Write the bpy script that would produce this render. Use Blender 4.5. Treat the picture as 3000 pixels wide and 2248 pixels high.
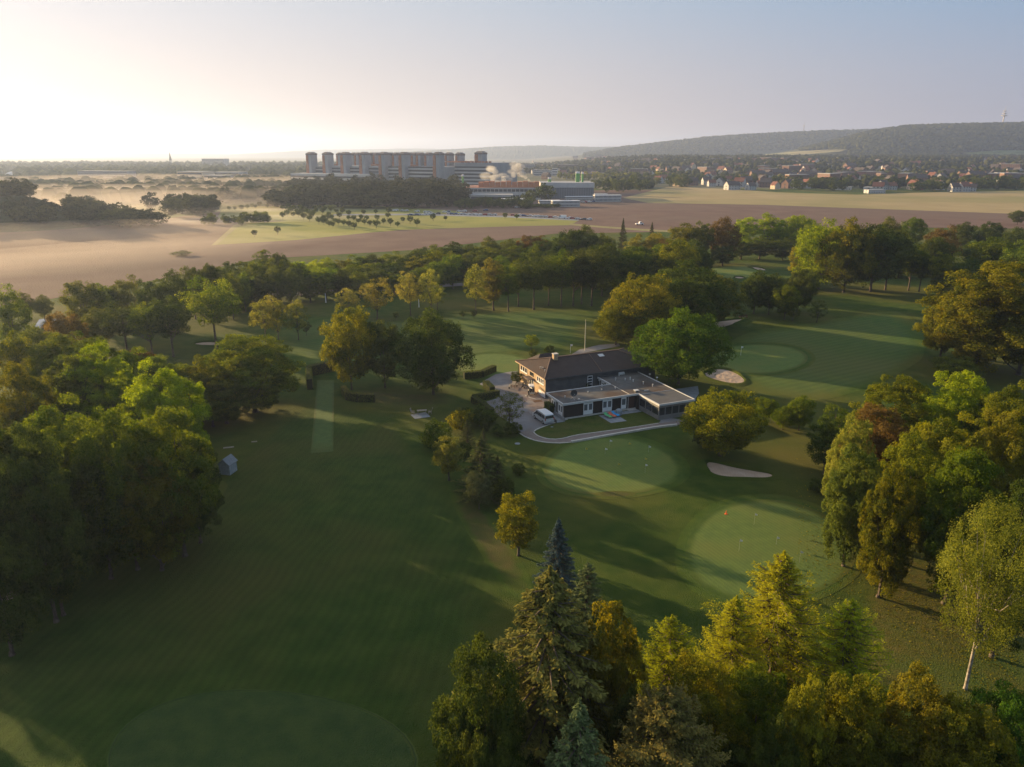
import bpy, math, random
import numpy as np
from mathutils import Vector, noise as mnoise
R=math.radians
sc=bpy.context.scene
for o in list(bpy.data.objects): bpy.data.objects.remove(o)
COL=sc.collection
# ------------------------------------------------------------------ camera, sky, sun, exposure
HC=45.0; FS=2143.0; PITCH=math.atan((1124-450)/FS)
cam_d=bpy.data.cameras.new('camera'); cam=bpy.data.objects.new('camera',cam_d); COL.objects.link(cam)
cam.location=(0,0,HC); cam.rotation_euler=(R(90)-PITCH,0,0)
cam_d.sensor_width=36; cam_d.lens=FS/3000*36; cam_d.clip_start=1; cam_d.clip_end=60000
sc.camera=cam
SUN_AZ=R(144); SUN_EL=R(10.0)
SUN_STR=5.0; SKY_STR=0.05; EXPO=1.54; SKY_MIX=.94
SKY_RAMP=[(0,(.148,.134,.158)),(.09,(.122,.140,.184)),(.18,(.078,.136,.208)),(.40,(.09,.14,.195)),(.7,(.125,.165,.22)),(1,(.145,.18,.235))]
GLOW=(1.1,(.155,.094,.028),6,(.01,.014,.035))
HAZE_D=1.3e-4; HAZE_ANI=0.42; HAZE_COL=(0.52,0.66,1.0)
sd=bpy.data.lights.new('sun','SUN'); sd.energy=SUN_STR; sd.angle=R(0.55); sd.color=(1.0,0.70,0.36)
sun=bpy.data.objects.new('sun',sd); COL.objects.link(sun)
sv=Vector((math.cos(SUN_AZ)*math.cos(SUN_EL),math.sin(SUN_AZ)*math.cos(SUN_EL),math.sin(SUN_EL)))
sun.rotation_euler=sv.to_track_quat('Z','Y').to_euler(); sun.location=(-200,150,200)
w=bpy.data.worlds.new('World'); sc.world=w; w.use_nodes=True
nt=w.node_tree; nt.nodes.clear()
out=nt.nodes.new('ShaderNodeOutputWorld'); bg=nt.nodes.new('ShaderNodeBackground')
sky=nt.nodes.new('ShaderNodeTexSky'); sky.sky_type='NISHITA'; sky.sun_disc=False
sky.sun_elevation=SUN_EL; sky.sun_rotation=math.pi/2-SUN_AZ
sky.altitude=200; sky.air_density=1.0; sky.dust_density=2.0; sky.ozone_density=1.6
bg.inputs['Strength'].default_value=1.0
N=nt.nodes; K=nt.links
def math_(op,a,b=None,cl=False):
    m=N.new('ShaderNodeMath'); m.operation=op; m.use_clamp=cl
    for k,v in enumerate((a,b)):
        if v is None: continue
        if isinstance(v,(int,float)): m.inputs[k].default_value=v
        else: K.new(v,m.inputs[k])
    return m.outputs[0]
tc=N.new('ShaderNodeTexCoord'); sep=N.new('ShaderNodeSeparateXYZ'); K.new(tc.outputs['Generated'],sep.inputs[0])
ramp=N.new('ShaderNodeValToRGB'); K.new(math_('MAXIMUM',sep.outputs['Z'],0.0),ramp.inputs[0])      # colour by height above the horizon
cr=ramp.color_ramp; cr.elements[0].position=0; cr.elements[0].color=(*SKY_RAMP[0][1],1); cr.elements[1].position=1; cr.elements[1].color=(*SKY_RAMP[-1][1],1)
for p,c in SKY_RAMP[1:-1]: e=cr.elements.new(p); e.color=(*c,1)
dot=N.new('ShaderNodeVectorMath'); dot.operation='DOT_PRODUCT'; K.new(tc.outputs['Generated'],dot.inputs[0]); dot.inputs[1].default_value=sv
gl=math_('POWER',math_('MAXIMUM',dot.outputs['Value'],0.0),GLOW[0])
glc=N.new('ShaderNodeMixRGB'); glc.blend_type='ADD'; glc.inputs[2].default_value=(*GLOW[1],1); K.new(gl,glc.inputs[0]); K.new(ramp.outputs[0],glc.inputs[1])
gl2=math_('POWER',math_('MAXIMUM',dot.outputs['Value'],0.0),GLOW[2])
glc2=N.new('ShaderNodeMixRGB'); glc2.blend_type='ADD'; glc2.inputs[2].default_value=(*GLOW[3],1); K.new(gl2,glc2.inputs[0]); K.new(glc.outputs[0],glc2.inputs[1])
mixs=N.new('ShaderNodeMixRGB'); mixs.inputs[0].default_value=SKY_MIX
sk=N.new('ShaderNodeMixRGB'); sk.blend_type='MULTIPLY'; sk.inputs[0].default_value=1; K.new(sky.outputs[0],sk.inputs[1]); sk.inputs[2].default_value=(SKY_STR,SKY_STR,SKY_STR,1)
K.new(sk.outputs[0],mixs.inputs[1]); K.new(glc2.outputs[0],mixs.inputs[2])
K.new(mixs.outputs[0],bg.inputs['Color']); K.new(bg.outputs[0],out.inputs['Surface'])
sc.view_settings.view_transform='Standard'; sc.view_settings.look='None'
sc.view_settings.exposure=EXPO; sc.view_settings.gamma=1; sc.view_settings.use_curve_mapping=False

# ------------------------------------------------------------------ helpers
def gs(x,y,z=0.0):                       # point of the photograph (3000 px wide) -> point of the place at height z
    dx=(x-1500)/FS; dy=-(y-1124)/FS
    wy=math.cos(PITCH)+math.sin(PITCH)*dy; wz=-math.sin(PITCH)+math.cos(PITCH)*dy
    t=(z-HC)/wz
    return Vector((dx*t,wy*t,z))
S=3000/2212
def G(x,y,z=0.0): return gs(x*S,y*S,z)
def rayz(x,y,Y):                         # height at which the line of sight crosses world distance Y
    dy=-(y*S-1124)/FS
    wy=math.cos(PITCH)+math.sin(PITCH)*dy; wz=-math.sin(PITCH)+math.cos(PITCH)*dy
    return HC+Y/wy*wz
def mpp(P):                              # metres per pixel (2212-wide photo) at P
    return (P.y*math.cos(PITCH)+(HC-P.z)*math.sin(PITCH))/(FS/S)
def tag(o,label=None,cat=None,group=None,kind=None):
    if label: o['label']=label
    if cat: o['category']=cat
    if group: o['group']=group
    if kind: o['kind']=kind
    return o
def empty(name,loc,rz=0,label=None,cat=None,group=None,scale=None):
    o=bpy.data.objects.new(name,None); COL.objects.link(o); o.location=loc; o.rotation_euler=(0,0,rz)
    o.empty_display_size=0.3
    if scale: o.scale=scale
    return tag(o,label,cat,group)
def mesh_np(name,v,loops,starts,mat=None,tint=None,smooth=False,mats=None,midx=None):
    me=bpy.data.meshes.new(name)
    v=np.asarray(v,np.float32); nv=len(v)
    me.vertices.add(nv); me.vertices.foreach_set('co',v.ravel())
    me.loops.add(len(loops)); me.loops.foreach_set('vertex_index',np.asarray(loops,np.int32))
    me.polygons.add(len(starts)); me.polygons.foreach_set('loop_start',np.asarray(starts,np.int32))
    me.update(calc_edges=True)
    if tint is not None:
        a=me.attributes.new('tint','FLOAT','FACE'); a.data.foreach_set('value',np.asarray(tint,np.float32))
    if smooth: me.polygons.foreach_set('use_smooth',np.ones(len(starts),bool))
    if mat: me.materials.append(mat)
    return me
class MB:
    def __init__(s): s.v=[]; s.f=[]
    def quadv(s,*p):
        n=len(s.v); s.v+= [tuple(q) for q in p]; s.f.append(tuple(range(n,n+len(p))))
    def box(s,x0,x1,y0,y1,z0,z1):
        n=len(s.v)
        s.v+=[(x0,y0,z0),(x1,y0,z0),(x1,y1,z0),(x0,y1,z0),(x0,y0,z1),(x1,y0,z1),(x1,y1,z1),(x0,y1,z1)]
        s.f+=[(n+3,n+2,n+1,n),(n+4,n+5,n+6,n+7),(n,n+1,n+5,n+4),(n+1,n+2,n+6,n+5),(n+2,n+3,n+7,n+6),(n+3,n,n+4,n+7)]
        return s
    def prism(s,pts,z0,z1,taper=None):
        n=len(s.v); k=len(pts)
        s.v+=[(p[0],p[1],z0) for p in pts]; q=taper or pts
        s.v+=[(p[0],p[1],z1) for p in q]
        s.f.append(tuple(range(n+k-1,n-1,-1))); s.f.append(tuple(range(n+k,n+2*k)))
        for i in range(k):
            j=(i+1)%k; s.f.append((n+i,n+j,n+k+j,n+k+i))
        return s
    def tube(s,pts,rad,seg=8,cap=True):
        n0=len(s.v); pts=[Vector(p) for p in pts]
        if not hasattr(rad,'__len__'): rad=[rad]*len(pts)
        for i,p in enumerate(pts):
            d=(pts[min(i+1,len(pts)-1)]-pts[max(i-1,0)]).normalized()
            a=d.cross(Vector((0,0,1))) if abs(d.z)<.9 else d.cross(Vector((1,0,0)))
            a.normalize(); b=d.cross(a)
            for k in range(seg):
                t=2*math.pi*k/seg; q=p+(a*math.cos(t)+b*math.sin(t))*rad[i]; s.v.append(tuple(q))
        for i in range(len(pts)-1):
            for k in range(seg):
                k2=(k+1)%seg; s.f.append((n0+i*seg+k,n0+i*seg+k2,n0+(i+1)*seg+k2,n0+(i+1)*seg+k))
        if cap:
            s.f.append(tuple(n0+k for k in range(seg)))
            m=n0+(len(pts)-1)*seg; s.f.append(tuple(m+k for k in range(seg-1,-1,-1)))
        return s
    def lathe(s,c,prof,seg=12):
        s.tube([(c[0],c[1],c[2]+z) for r,z in prof],[max(r,.001) for r,z in prof],seg); return s
    def mesh(s,name,mat,smooth=False):
        me=bpy.data.meshes.new(name); me.from_pydata(s.v,[],s.f)
        if mat: me.materials.append(mat)
        me.update()
        import bmesh
        bm=bmesh.new(); bm.from_mesh(me); bmesh.ops.recalc_face_normals(bm,faces=bm.faces); bm.to_mesh(me); bm.free()
        if smooth: me.polygons.foreach_set('use_smooth',[True]*len(me.polygons))
        return me
    def build(s,name,mat,parent=None,smooth=False):
        o=bpy.data.objects.new(name,s.mesh(name,mat,smooth)); COL.objects.link(o); o.parent=parent
        return o
def obj(name,me,parent=None,loc=None,rz=0,scale=None,mat=None):
    o=bpy.data.objects.new(name,me); COL.objects.link(o)
    if parent: o.parent=parent
    if loc is not None: o.location=loc
    o.rotation_euler=(0,0,rz)
    if scale: o.scale=scale
    if mat: o.material_slots[0].link='OBJECT'; o.material_slots[0].material=mat
    return o
def copy_tree(o,parent=None):
    c=o.copy(); COL.objects.link(c); c.parent=parent
    for ch in KIDS.get(o.name,[]): copy_tree(ch,c)
    return c
KIDS={}
def reg(root):
    def rec(o):
        KIDS[o.name]=[c for c in bpy.data.objects if c.parent is o]
        for c in KIDS[o.name]: rec(c)
    rec(root); return root

# ------------------------------------------------------------------ materials
def grass_col(n,L,src):
    t=n.nodes.new('ShaderNodeTexNoise'); t.inputs['Scale'].default_value=.35; t.inputs['Detail'].default_value=6; L.new(src,t.inputs['Vector'])
    r=n.nodes.new('ShaderNodeValToRGB'); r.color_ramp.elements[0].position=.34; r.color_ramp.elements[1].position=.66
    r.color_ramp.elements[0].color=(*GR[0],1); r.color_ramp.elements[1].color=(*GR[1],1); L.new(t.outputs['Fac'],r.inputs['Fac'])
    t3=n.nodes.new('ShaderNodeTexNoise'); t3.inputs['Scale'].default_value=.03; t3.inputs['Detail'].default_value=5; L.new(src,t3.inputs['Vector'])
    r3=n.nodes.new('ShaderNodeValToRGB'); r3.color_ramp.elements[0].position=.45; r3.color_ramp.elements[1].position=.68; L.new(t3.outputs['Fac'],r3.inputs['Fac'])
    mx=n.nodes.new('ShaderNodeMixRGB'); mx.inputs[2].default_value=(*GR[2],1); L.new(r3.outputs[0],mx.inputs[0]); L.new(r.outputs[0],mx.inputs[1]); return mx.outputs[0]
GR=[(.037,.074,.009),(.068,.100,.014),(.115,.108,.022)]
def M(name,c,rough=.8,c2=None,scale=1.0,detail=6,bump=0.0,bscale=None,metal=0,spec=.3,trans=0,c3=None,s3=.05,bdist=.1,nrm=False,stripe=None,soft=0):
    m=bpy.data.materials.new(name); m.use_nodes=True; n=m.node_tree; L=n.links
    b=n.nodes['Principled BSDF']; b.inputs['Roughness'].default_value=rough; b.inputs['Metallic'].default_value=metal
    b.inputs['Specular IOR Level'].default_value=spec
    b.inputs['Base Color'].default_value=(*c,1)
    tc=n.nodes.new('ShaderNodeTexCoord'); src=tc.outputs['Object']
    if c2:
        t=n.nodes.new('ShaderNodeTexNoise'); t.inputs['Scale'].default_value=scale; t.inputs['Detail'].default_value=detail
        L.new(src,t.inputs['Vector'])
        r=n.nodes.new('ShaderNodeValToRGB'); r.color_ramp.elements[0].position=.34; r.color_ramp.elements[1].position=.66
        r.color_ramp.elements[0].color=(*c,1); r.color_ramp.elements[1].color=(*c2,1)
        L.new(t.outputs['Fac'],r.inputs['Fac']); last=r.outputs[0]
        if c3:
            t3=n.nodes.new('ShaderNodeTexNoise'); t3.inputs['Scale'].default_value=s3; t3.inputs['Detail'].default_value=5
            L.new(src,t3.inputs['Vector'])
            r3=n.nodes.new('ShaderNodeValToRGB'); r3.color_ramp.elements[0].position=.45; r3.color_ramp.elements[1].position=.68
            L.new(t3.outputs['Fac'],r3.inputs['Fac'])
            mx=n.nodes.new('ShaderNodeMixRGB'); mx.inputs[2].default_value=(*c3,1)
            L.new(r3.outputs[0],mx.inputs[0]); L.new(last,mx.inputs[1]); last=mx.outputs[0]
        if stripe:                                   # mowing / plough lines: (angle, width, strength, distortion)
            mp=n.nodes.new('ShaderNodeMapping'); mp.inputs['Rotation'].default_value=(0,0,stripe[0]); L.new(src,mp.inputs['Vector'])
            wv=n.nodes.new('ShaderNodeTexWave'); wv.inputs['Scale'].default_value=1/stripe[1]; wv.inputs['Distortion'].default_value=stripe[3]
            wv.inputs['Detail'].default_value=2; wv.inputs['Detail Scale'].default_value=.3
            L.new(mp.outputs[0],wv.inputs['Vector'])
            m2=n.nodes.new('ShaderNodeMixRGB'); m2.blend_type='MULTIPLY'; m2.inputs[0].default_value=stripe[2]
            L.new(last,m2.inputs[1]); L.new(wv.outputs['Color'],m2.inputs[2]); last=m2.outputs[0]
        if soft:
            at=n.nodes.new('ShaderNodeAttribute'); at.attribute_name='edge'
            te=n.nodes.new('ShaderNodeTexNoise'); te.inputs['Scale'].default_value=.5; te.inputs['Detail'].default_value=6; L.new(src,te.inputs['Vector'])
            a1=n.nodes.new('ShaderNodeMath'); a1.operation='MULTIPLY_ADD'; a1.inputs[1].default_value=soft; a1.inputs[2].default_value=-soft*.5; L.new(te.outputs['Fac'],a1.inputs[0])
            a2=n.nodes.new('ShaderNodeMath'); a2.operation='ADD'; a2.use_clamp=True; L.new(at.outputs['Fac'],a2.inputs[0]); L.new(a1.outputs[0],a2.inputs[1])
            sm=n.nodes.new('ShaderNodeMapRange'); sm.interpolation_type='SMOOTHSTEP'; sm.inputs['From Min'].default_value=.12; sm.inputs['From Max'].default_value=.88; L.new(a2.outputs[0],sm.inputs['Value'])
            ms=n.nodes.new('ShaderNodeMixRGB'); L.new(sm.outputs[0],ms.inputs[0]); L.new(grass_col(n,L,src),ms.inputs[1]); L.new(last,ms.inputs[2]); last=ms.outputs[0]
        L.new(last,b.inputs['Base Color'])
    if bump:
        t2=n.nodes.new('ShaderNodeTexNoise'); t2.inputs['Scale'].default_value=bscale or scale*4; t2.inputs['Detail'].default_value=4
        L.new(src,t2.inputs['Vector'])
        bp=n.nodes.new('ShaderNodeBump'); bp.inputs['Strength'].default_value=bump; bp.inputs['Distance'].default_value=bdist
        L.new(t2.outputs['Fac'],bp.inputs['Height']); L.new(bp.outputs[0],b.inputs['Normal'])
    return m
def leaf_mat(name,a,bc,trans=.45):
    m=bpy.data.materials.new(name); m.use_nodes=True; n=m.node_tree; L=n.links; n.nodes.clear()
    k_=1.0 if 'distant' in name else 1.3; a=tuple(x*k_ for x in a); bc=tuple(min(.5,x*k_) for x in bc)
    o=n.nodes.new('ShaderNodeOutputMaterial')
    at=n.nodes.new('ShaderNodeAttribute'); at.attribute_name='tint'
    oi=n.nodes.new('ShaderNodeObjectInfo')
    r=n.nodes.new('ShaderNodeValToRGB'); e=r.color_ramp.elements
    e[0].color=(*a,1); e[1].color=(*bc,1); e[0].position=.15; e[1].position=.95
    L.new(at.outputs['Fac'],r.inputs['Fac'])
    hs=n.nodes.new('ShaderNodeHueSaturation')
    mh=n.nodes.new('ShaderNodeMapRange'); mh.inputs['To Min'].default_value=.485; mh.inputs['To Max'].default_value=.515
    L.new(oi.outputs['Random'],mh.inputs['Value']); L.new(mh.outputs[0],hs.inputs['Hue'])
    mv=n.nodes.new('ShaderNodeMapRange'); mv.inputs['To Min'].default_value=.82; mv.inputs['To Max'].default_value=1.2
    ma=n.nodes.new('ShaderNodeMath'); ma.operation='FRACT'; mm=n.nodes.new('ShaderNodeMath'); mm.operation='MULTIPLY'; mm.inputs[1].default_value=7.31
    L.new(oi.outputs['Random'],mm.inputs[0]); L.new(mm.outputs[0],ma.inputs[0]); L.new(ma.outputs[0],mv.inputs['Value']); L.new(mv.outputs[0],hs.inputs['Value'])
    L.new(r.outputs[0],hs.inputs['Color'])
    d=n.nodes.new('ShaderNodeBsdfDiffuse'); t=n.nodes.new('ShaderNodeBsdfTranslucent')
    hs2=n.nodes.new('ShaderNodeHueSaturation'); hs2.inputs['Hue'].default_value=.485; hs2.inputs['Saturation'].default_value=1.1; hs2.inputs['Value'].default_value=1.5
    L.new(hs.outputs[0],hs2.inputs['Color'])
    mx=n.nodes.new('ShaderNodeMixShader'); mx.inputs[0].default_value=trans
    L.new(hs.outputs[0],d.inputs['Color']); L.new(hs2.outputs[0],t.inputs['Color'])
    L.new(d.outputs[0],mx.inputs[1]); L.new(t.outputs[0],mx.inputs[2]); L.new(mx.outputs[0],o.inputs['Surface'])
    return m
LF={
 'dk':leaf_mat('leaves_dark_green',(.026,.042,.009),(.078,.096,.016),.35),
 'md':leaf_mat('leaves_mid_green',(.045,.075,.009),(.14,.165,.018),.45),
 'em':leaf_mat('leaves_fresh_green',(.028,.060,.008),(.085,.135,.014),.35),
 'yg':leaf_mat('leaves_yellow_green',(.09,.14,.010),(.23,.28,.018),.5),
 'ol':leaf_mat('leaves_olive',(.046,.062,.013),(.125,.14,.022),.4),
 'bi':leaf_mat('leaves_pale_olive',(.10,.115,.022),(.23,.22,.04),.5),
 'br':leaf_mat('leaves_rust_brown',(.065,.05,.016),(.15,.105,.024),.4),
 'or':leaf_mat('leaves_gold',(.075,.082,.012),(.225,.205,.018),.45),
 'gm':leaf_mat('leaves_green_and_gold',(.045,.062,.009),(.185,.178,.015),.45),
 'bl':leaf_mat('needles_blue',(.026,.05,.05),(.08,.115,.11),.1),
 'gg':leaf_mat('needles_grey_green',(.04,.058,.024),(.11,.13,.05),.15),
 'bg':leaf_mat('leaves_birch',(.065,.082,.012),(.165,.175,.026),.45),
 'sp':leaf_mat('needles_dark',(.025,.042,.014),(.085,.09,.025),.2),
 'sb':leaf_mat('needles_bronze_green',(.04,.05,.016),(.15,.135,.035),.25),
 'la':leaf_mat('needles_larch',(.10,.125,.010),(.26,.27,.018),.45),
 'hz':leaf_mat('leaves_distant_wood',(.028,.036,.012),(.075,.08,.022),.2),
}
BARK=M('bark',(.07,.055,.04),.9,(.13,.10,.075),3,bump=.5,bdist=.03)
BIRCH=M('birch_bark',(.40,.36,.30),.7,(.10,.08,.06),2.5,bump=.2,bdist=.02)
GRASS=M('grass_rough',GR[0],.95,GR[1],.35,c3=GR[2],s3=.03,bump=1,bscale=7,bdist=.42,spec=.1)
FAIR=M('grass_fairway',(.058,.11,.026),.95,(.082,.13,.028),.35,c3=(.11,.125,.035),s3=.02,bump=.8,bscale=8,bdist=.2,spec=.1,stripe=(R(60),6,.16,1.5),soft=.5)
RANGE=M('grass_driving_range',(.040,.078,.012),.95,(.068,.106,.018),.3,c3=(.10,.10,.024),s3=.035,bump=1,bscale=7,bdist=.42,spec=.1,stripe=(R(8),3.4,.11,9),soft=.6)
GREEN=M('grass_putting_green',(.092,.140,.032),.9,(.115,.165,.036),.8,c3=(.135,.16,.036),s3=.12,bump=.5,bscale=9,bdist=.1,spec=.15,stripe=(R(-25),1.6,.14,1),soft=.35)
COLLAR=M('grass_green_collar',(.045,.082,.014),.95,(.062,.10,.018),.8,bump=.9,bscale=7,bdist=.2,spec=.1,soft=.5)
LITTER=M('grass_leaf_litter',(.075,.085,.016),.95,(.11,.095,.022),1.2,c3=(.06,.09,.016),s3=.1,bump=.9,bscale=7,bdist=.25,spec=.1,soft=.8)
MEADOW=M('grass_meadow',(.22,.23,.055),.95,(.28,.27,.07),.04,c3=(.20,.19,.07),s3=.01,bump=.9,bscale=2,bdist=.4,spec=.1)
DRYG=M('grass_dry',(.26,.22,.10),.95,(.20,.19,.07),.2,bump=1,bscale=2,bdist=.5)
PLOUGH=M('ploughed_soil',(.155,.10,.08),.95,(.20,.135,.105),.05,c3=(.18,.13,.10),s3=.008,bump=1,bscale=1.5,bdist=.4,spec=.1,stripe=(R(62),7,.22,2))
STRAW=M('stubble_straw',(.36,.28,.14),.95,(.42,.33,.17),.03,c3=(.27,.25,.10),s3=.006,bump=1,bscale=1.5,bdist=.4,spec=.1,stripe=(R(70),12,.22,1))
PLAIN=M('far_land',(.06,.075,.03),.95,(.11,.10,.05),.004,c3=(.15,.13,.07),s3=.0015,bump=.5,bscale=.3,bdist=2)
ASPH=M('driveway_asphalt',(.155,.155,.165),.9,(.215,.21,.215),.5,c3=(.15,.125,.11),s3=.25,bump=.3,bscale=8,bdist=.03)
PAVE=M('path_brick',(.16,.13,.115),.9,(.20,.165,.145),1.2,bump=.4,bscale=9,bdist=.03)
SLAB=M('concrete_slab',(.17,.19,.21),.85,(.23,.25,.27),1.5,bump=.2,bscale=6,bdist=.02)
KERB=M('kerb_stone',(.42,.40,.37),.85,(.52,.49,.45),2,bump=.2,bdist=.02)
SAND=M('bunker_sand',(.36,.27,.20),.95,(.44,.34,.26),.6,bump=.9,bscale=1.2,bdist=.25,stripe=(R(20),.7,.12,4))
WATER=M('pond_water',(.02,.03,.03),.06,spec=.6,bump=.15,bscale=2,bdist=.05)
ROOFT=M('roof_tiles_brown',(.048,.028,.022),.75,(.072,.042,.032),.7,c3=(.055,.04,.036),s3=.3,bump=.8,bscale=7,bdist=.06,stripe=(R(90),.33,.55,.3))
ROOFT2=M('roof_tiles_brown_front',(.042,.027,.023),.75,(.062,.040,.033),.7,c3=(.05,.038,.036),s3=.3,bump=.8,bscale=7,bdist=.06,stripe=(0,.33,.5,.3))
ROOFG=M('roof_gravel',(.085,.088,.088),.95,(.12,.12,.118),.8,c3=(.08,.055,.042),s3=.16,bump=.4,bscale=12,bdist=.03)
WOOD=M('wall_dark_boards',(.040,.036,.034),.8,(.055,.048,.045),1.5,bump=.3,bscale=4,bdist=.02,stripe=(R(90),.25,.5,.1))
BRICK=M('wall_pale_brick',(.34,.25,.155),.85,(.42,.31,.20),1.8,bump=.3,bscale=6,bdist=.02)
PLAST=M('wall_grey_panel',(.16,.155,.15),.8,(.20,.195,.19),1,bump=.1,bscale=4,bdist=.01)
DGREY=M('wall_slate_panel',(.075,.08,.088),.8,(.10,.105,.112),1)
WHITE=M('white_paint',(.75,.76,.78),.5,(.68,.69,.71),1)
TRIM=M('pale_metal_trim',(.45,.46,.47),.5,(.52,.53,.53),2)
GLASS=M('dark_window_glass',(.03,.035,.04),.08,spec=.8)
GLASSG=M('grey_window_glass',(.10,.115,.13),.12,spec=.8)
TIMBER=M('weathered_timber',(.22,.19,.15),.85,(.30,.26,.21),3,bump=.3,bdist=.01)
STEEL=M('galvanised_steel',(.45,.45,.45),.4,metal=.6)
BLACK=M('black_rubber',(.02,.02,.022),.7)
HEDGE=leaf_mat('leaves_hedge',(.05,.07,.016),(.11,.12,.025),.3)

# ------------------------------------------------------------------ setting
def sheet(name,pts,z,mat,kind='structure',label=None,smooth=0,parent=None,jit=0):
    P=[Vector((p[0],p[1])) for p in pts]
    if smooth:
        for _ in range(smooth):
            Q=[]
            for i in range(len(P)):
                a=P[i]; b=P[(i+1)%len(P)]; Q+= [a*.75+b*.25,a*.25+b*.75]
            P=Q
    if jit:
        rr=random.Random(len(P)); P=[p+Vector((rr.uniform(-jit,jit),rr.uniform(-jit,jit))) for p in P]
    me=bpy.data.meshes.new(name); me.from_pydata([(p.x,p.y,z) for p in P],[],[tuple(range(len(P)))])
    import bmesh
    bm=bmesh.new(); bm.from_mesh(me); bmesh.ops.triangulate(bm,faces=bm.faces); bmesh.ops.recalc_face_normals(bm,faces=bm.faces)
    if bm.faces[0].normal.z<0: bmesh.ops.reverse_faces(bm,faces=bm.faces)
    bm.to_mesh(me); bm.free()
    me.materials.append(mat); o=bpy.data.objects.new(name,me); COL.objects.link(o); o.parent=parent
    if kind: o['kind']=kind
    if label: o['label']=label
    return o
def DP(l,z=0): return [G(x,y,z) for x,y in l]
sheet('ground',[(-11000,-250),(11000,-250),(11000,14000),(-11000,14000)],0,GRASS,label='grass of the golf course and the land beyond')
# the far land beyond the fields; at the right it climbs gently under the town
def smst(t): t=min(1,max(0,t)); return t*t*(3-2*t)
def zland(x,y): return 26*smst((y-1000)/1500)*smst((x-60)/420)
v=[];f=[]; xs_=list(range(-10500,-400,1200))+list(range(-400,2000,60))+list(range(2000,10600,900)); ys_=[G(0,408).y+k*40 for k in range(50)]+[2850+k*900 for k in range(13)]
for y in ys_:
    for x in xs_: v.append((x,y,.02+zland(x,y)))
nx_=len(xs_)
for b in range(len(ys_)-1):
    for a in range(nx_-1): f.append((b*nx_+a,b*nx_+a+1,(b+1)*nx_+a+1,(b+1)*nx_+a))
me=bpy.data.meshes.new('far_land'); me.from_pydata(v,[],f); me.materials.append(PLAIN); me.polygons.foreach_set('use_smooth',[True]*len(f)); o=bpy.data.objects.new('far_land',me); COL.objects.link(o); o['kind']='structure'
def gl(x,y):                                # sight line of the 3000-px photograph onto the rising land
    P=gs(x,y)
    if P.y<1000 or P.x<60: return P
    dx=(x-1500)/FS; dy=-(y-1124)/FS; wy=math.cos(PITCH)+math.sin(PITCH)*dy; wz=-math.sin(PITCH)+math.cos(PITCH)*dy
    Y=950
    while Y<4000:
        t=Y/wy; z=HC+wz*t
        if z<=zland(dx*t,Y): break
        Y+=6
    return Vector((dx*t,Y,zland(dx*t,Y)))
sheet('ploughed_field',DP([(-500,760),(100,648),(300,612),(560,560),(900,540),(1200,505),(1500,500),(2000,492),(2700,500),(2700,430),(2200,448),(1654,425),(1401,410),(1345,410),(1000,420),(600,440),(380,470),(180,492),(-500,500)]),.04,PLOUGH)
sheet('stubble_field',DP([(1401,439),(1345,428),(1440,405),(1511,401),(1600,410),(1679,416),(1850,421),(1960,417),(2207,412),(2600,408),(2600,475),(2212,463),(1900,452),(1654,443)]),.07,STRAW)
sheet('meadow',DP([(462,530),(505,495),(535,482),(620,478),(700,468),(800,463),(1000,465),(1150,470),(1250,477),(1232,487),(1120,489),(870,497),(800,503),(640,519)]),.08,MEADOW)
sheet('park_meadow',DP([(480,452),(560,446),(720,442),(860,447),(980,456),(1010,462),(860,463),(760,464),(700,468),(620,478),(560,476),(470,470)]),.07,MEADOW)
sheet('field_margin',DP([(456,531),(505,487),(535,478),(548,480),(515,490),(468,530)]),.11,DRYG)
sheet('field_track',DP([(1232,483),(1300,489),(1420,497),(1560,505),(1560,508),(1400,500),(1290,492),(1230,487)]),.10,DRYG)
sheet('car_park_road',DP([(720,463),(900,462),(1100,467),(1250,475),(1250,477.5),(1100,470.5),(900,465.5),(720,466)]),.13,SLAB)
# golf course

def softsheet(name,pts,z,mat,fr=.12,rings=3):
    """polygon whose outer band carries edge 0..1 so the mown surface fades into the rough"""
    P=[Vector((p[0],p[1])) for p in pts]; n=len(P); c=sum(P,Vector((0,0)))/n; v=[];e=[];f=[]
    ss=[1.0,1-fr*.5,1-fr,(1-fr)*.66,(1-fr)*.33]; ev=[0,.5,1,1,1]
    for s,q in zip(ss,ev): v+=[(*(c+(p-c)*s),z) for p in P]; e+=[q]*n
    v.append((*c,z)); e.append(1)
    for r in range(len(ss)-1):
        for i in range(n): f.append((r*n+i,r*n+(i+1)%n,(r+1)*n+(i+1)%n,(r+1)*n+i))
    k=(len(ss)-1)*n
    for i in range(n): f.append((k+i,k+(i+1)%n,len(v)-1))
    me=bpy.data.meshes.new(name); me.from_pydata(v,[],f); me.materials.append(mat); me.update()
    if me.polygons[0].normal.z<0: me.flip_normals()
    a=me.attributes.new('edge','FLOAT','POINT'); a.data.foreach_set('value',e)
    o=bpy.data.objects.new(name,me); COL.objects.link(o); o['kind']='structure'; return o
def chaikin(P,k):
    P=[Vector((p[0],p[1])) for p in P]
    for _ in range(k): P=[q for i in range(len(P)) for q in (P[i]*.75+P[(i+1)%len(P)]*.25,P[i]*.25+P[(i+1)%len(P)]*.75)]
    return P
def setedge(o):
    a=o.data.attributes.new('edge','FLOAT','POINT'); a.data.foreach_set('value',[1.0]*len(o.data.vertices))
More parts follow.
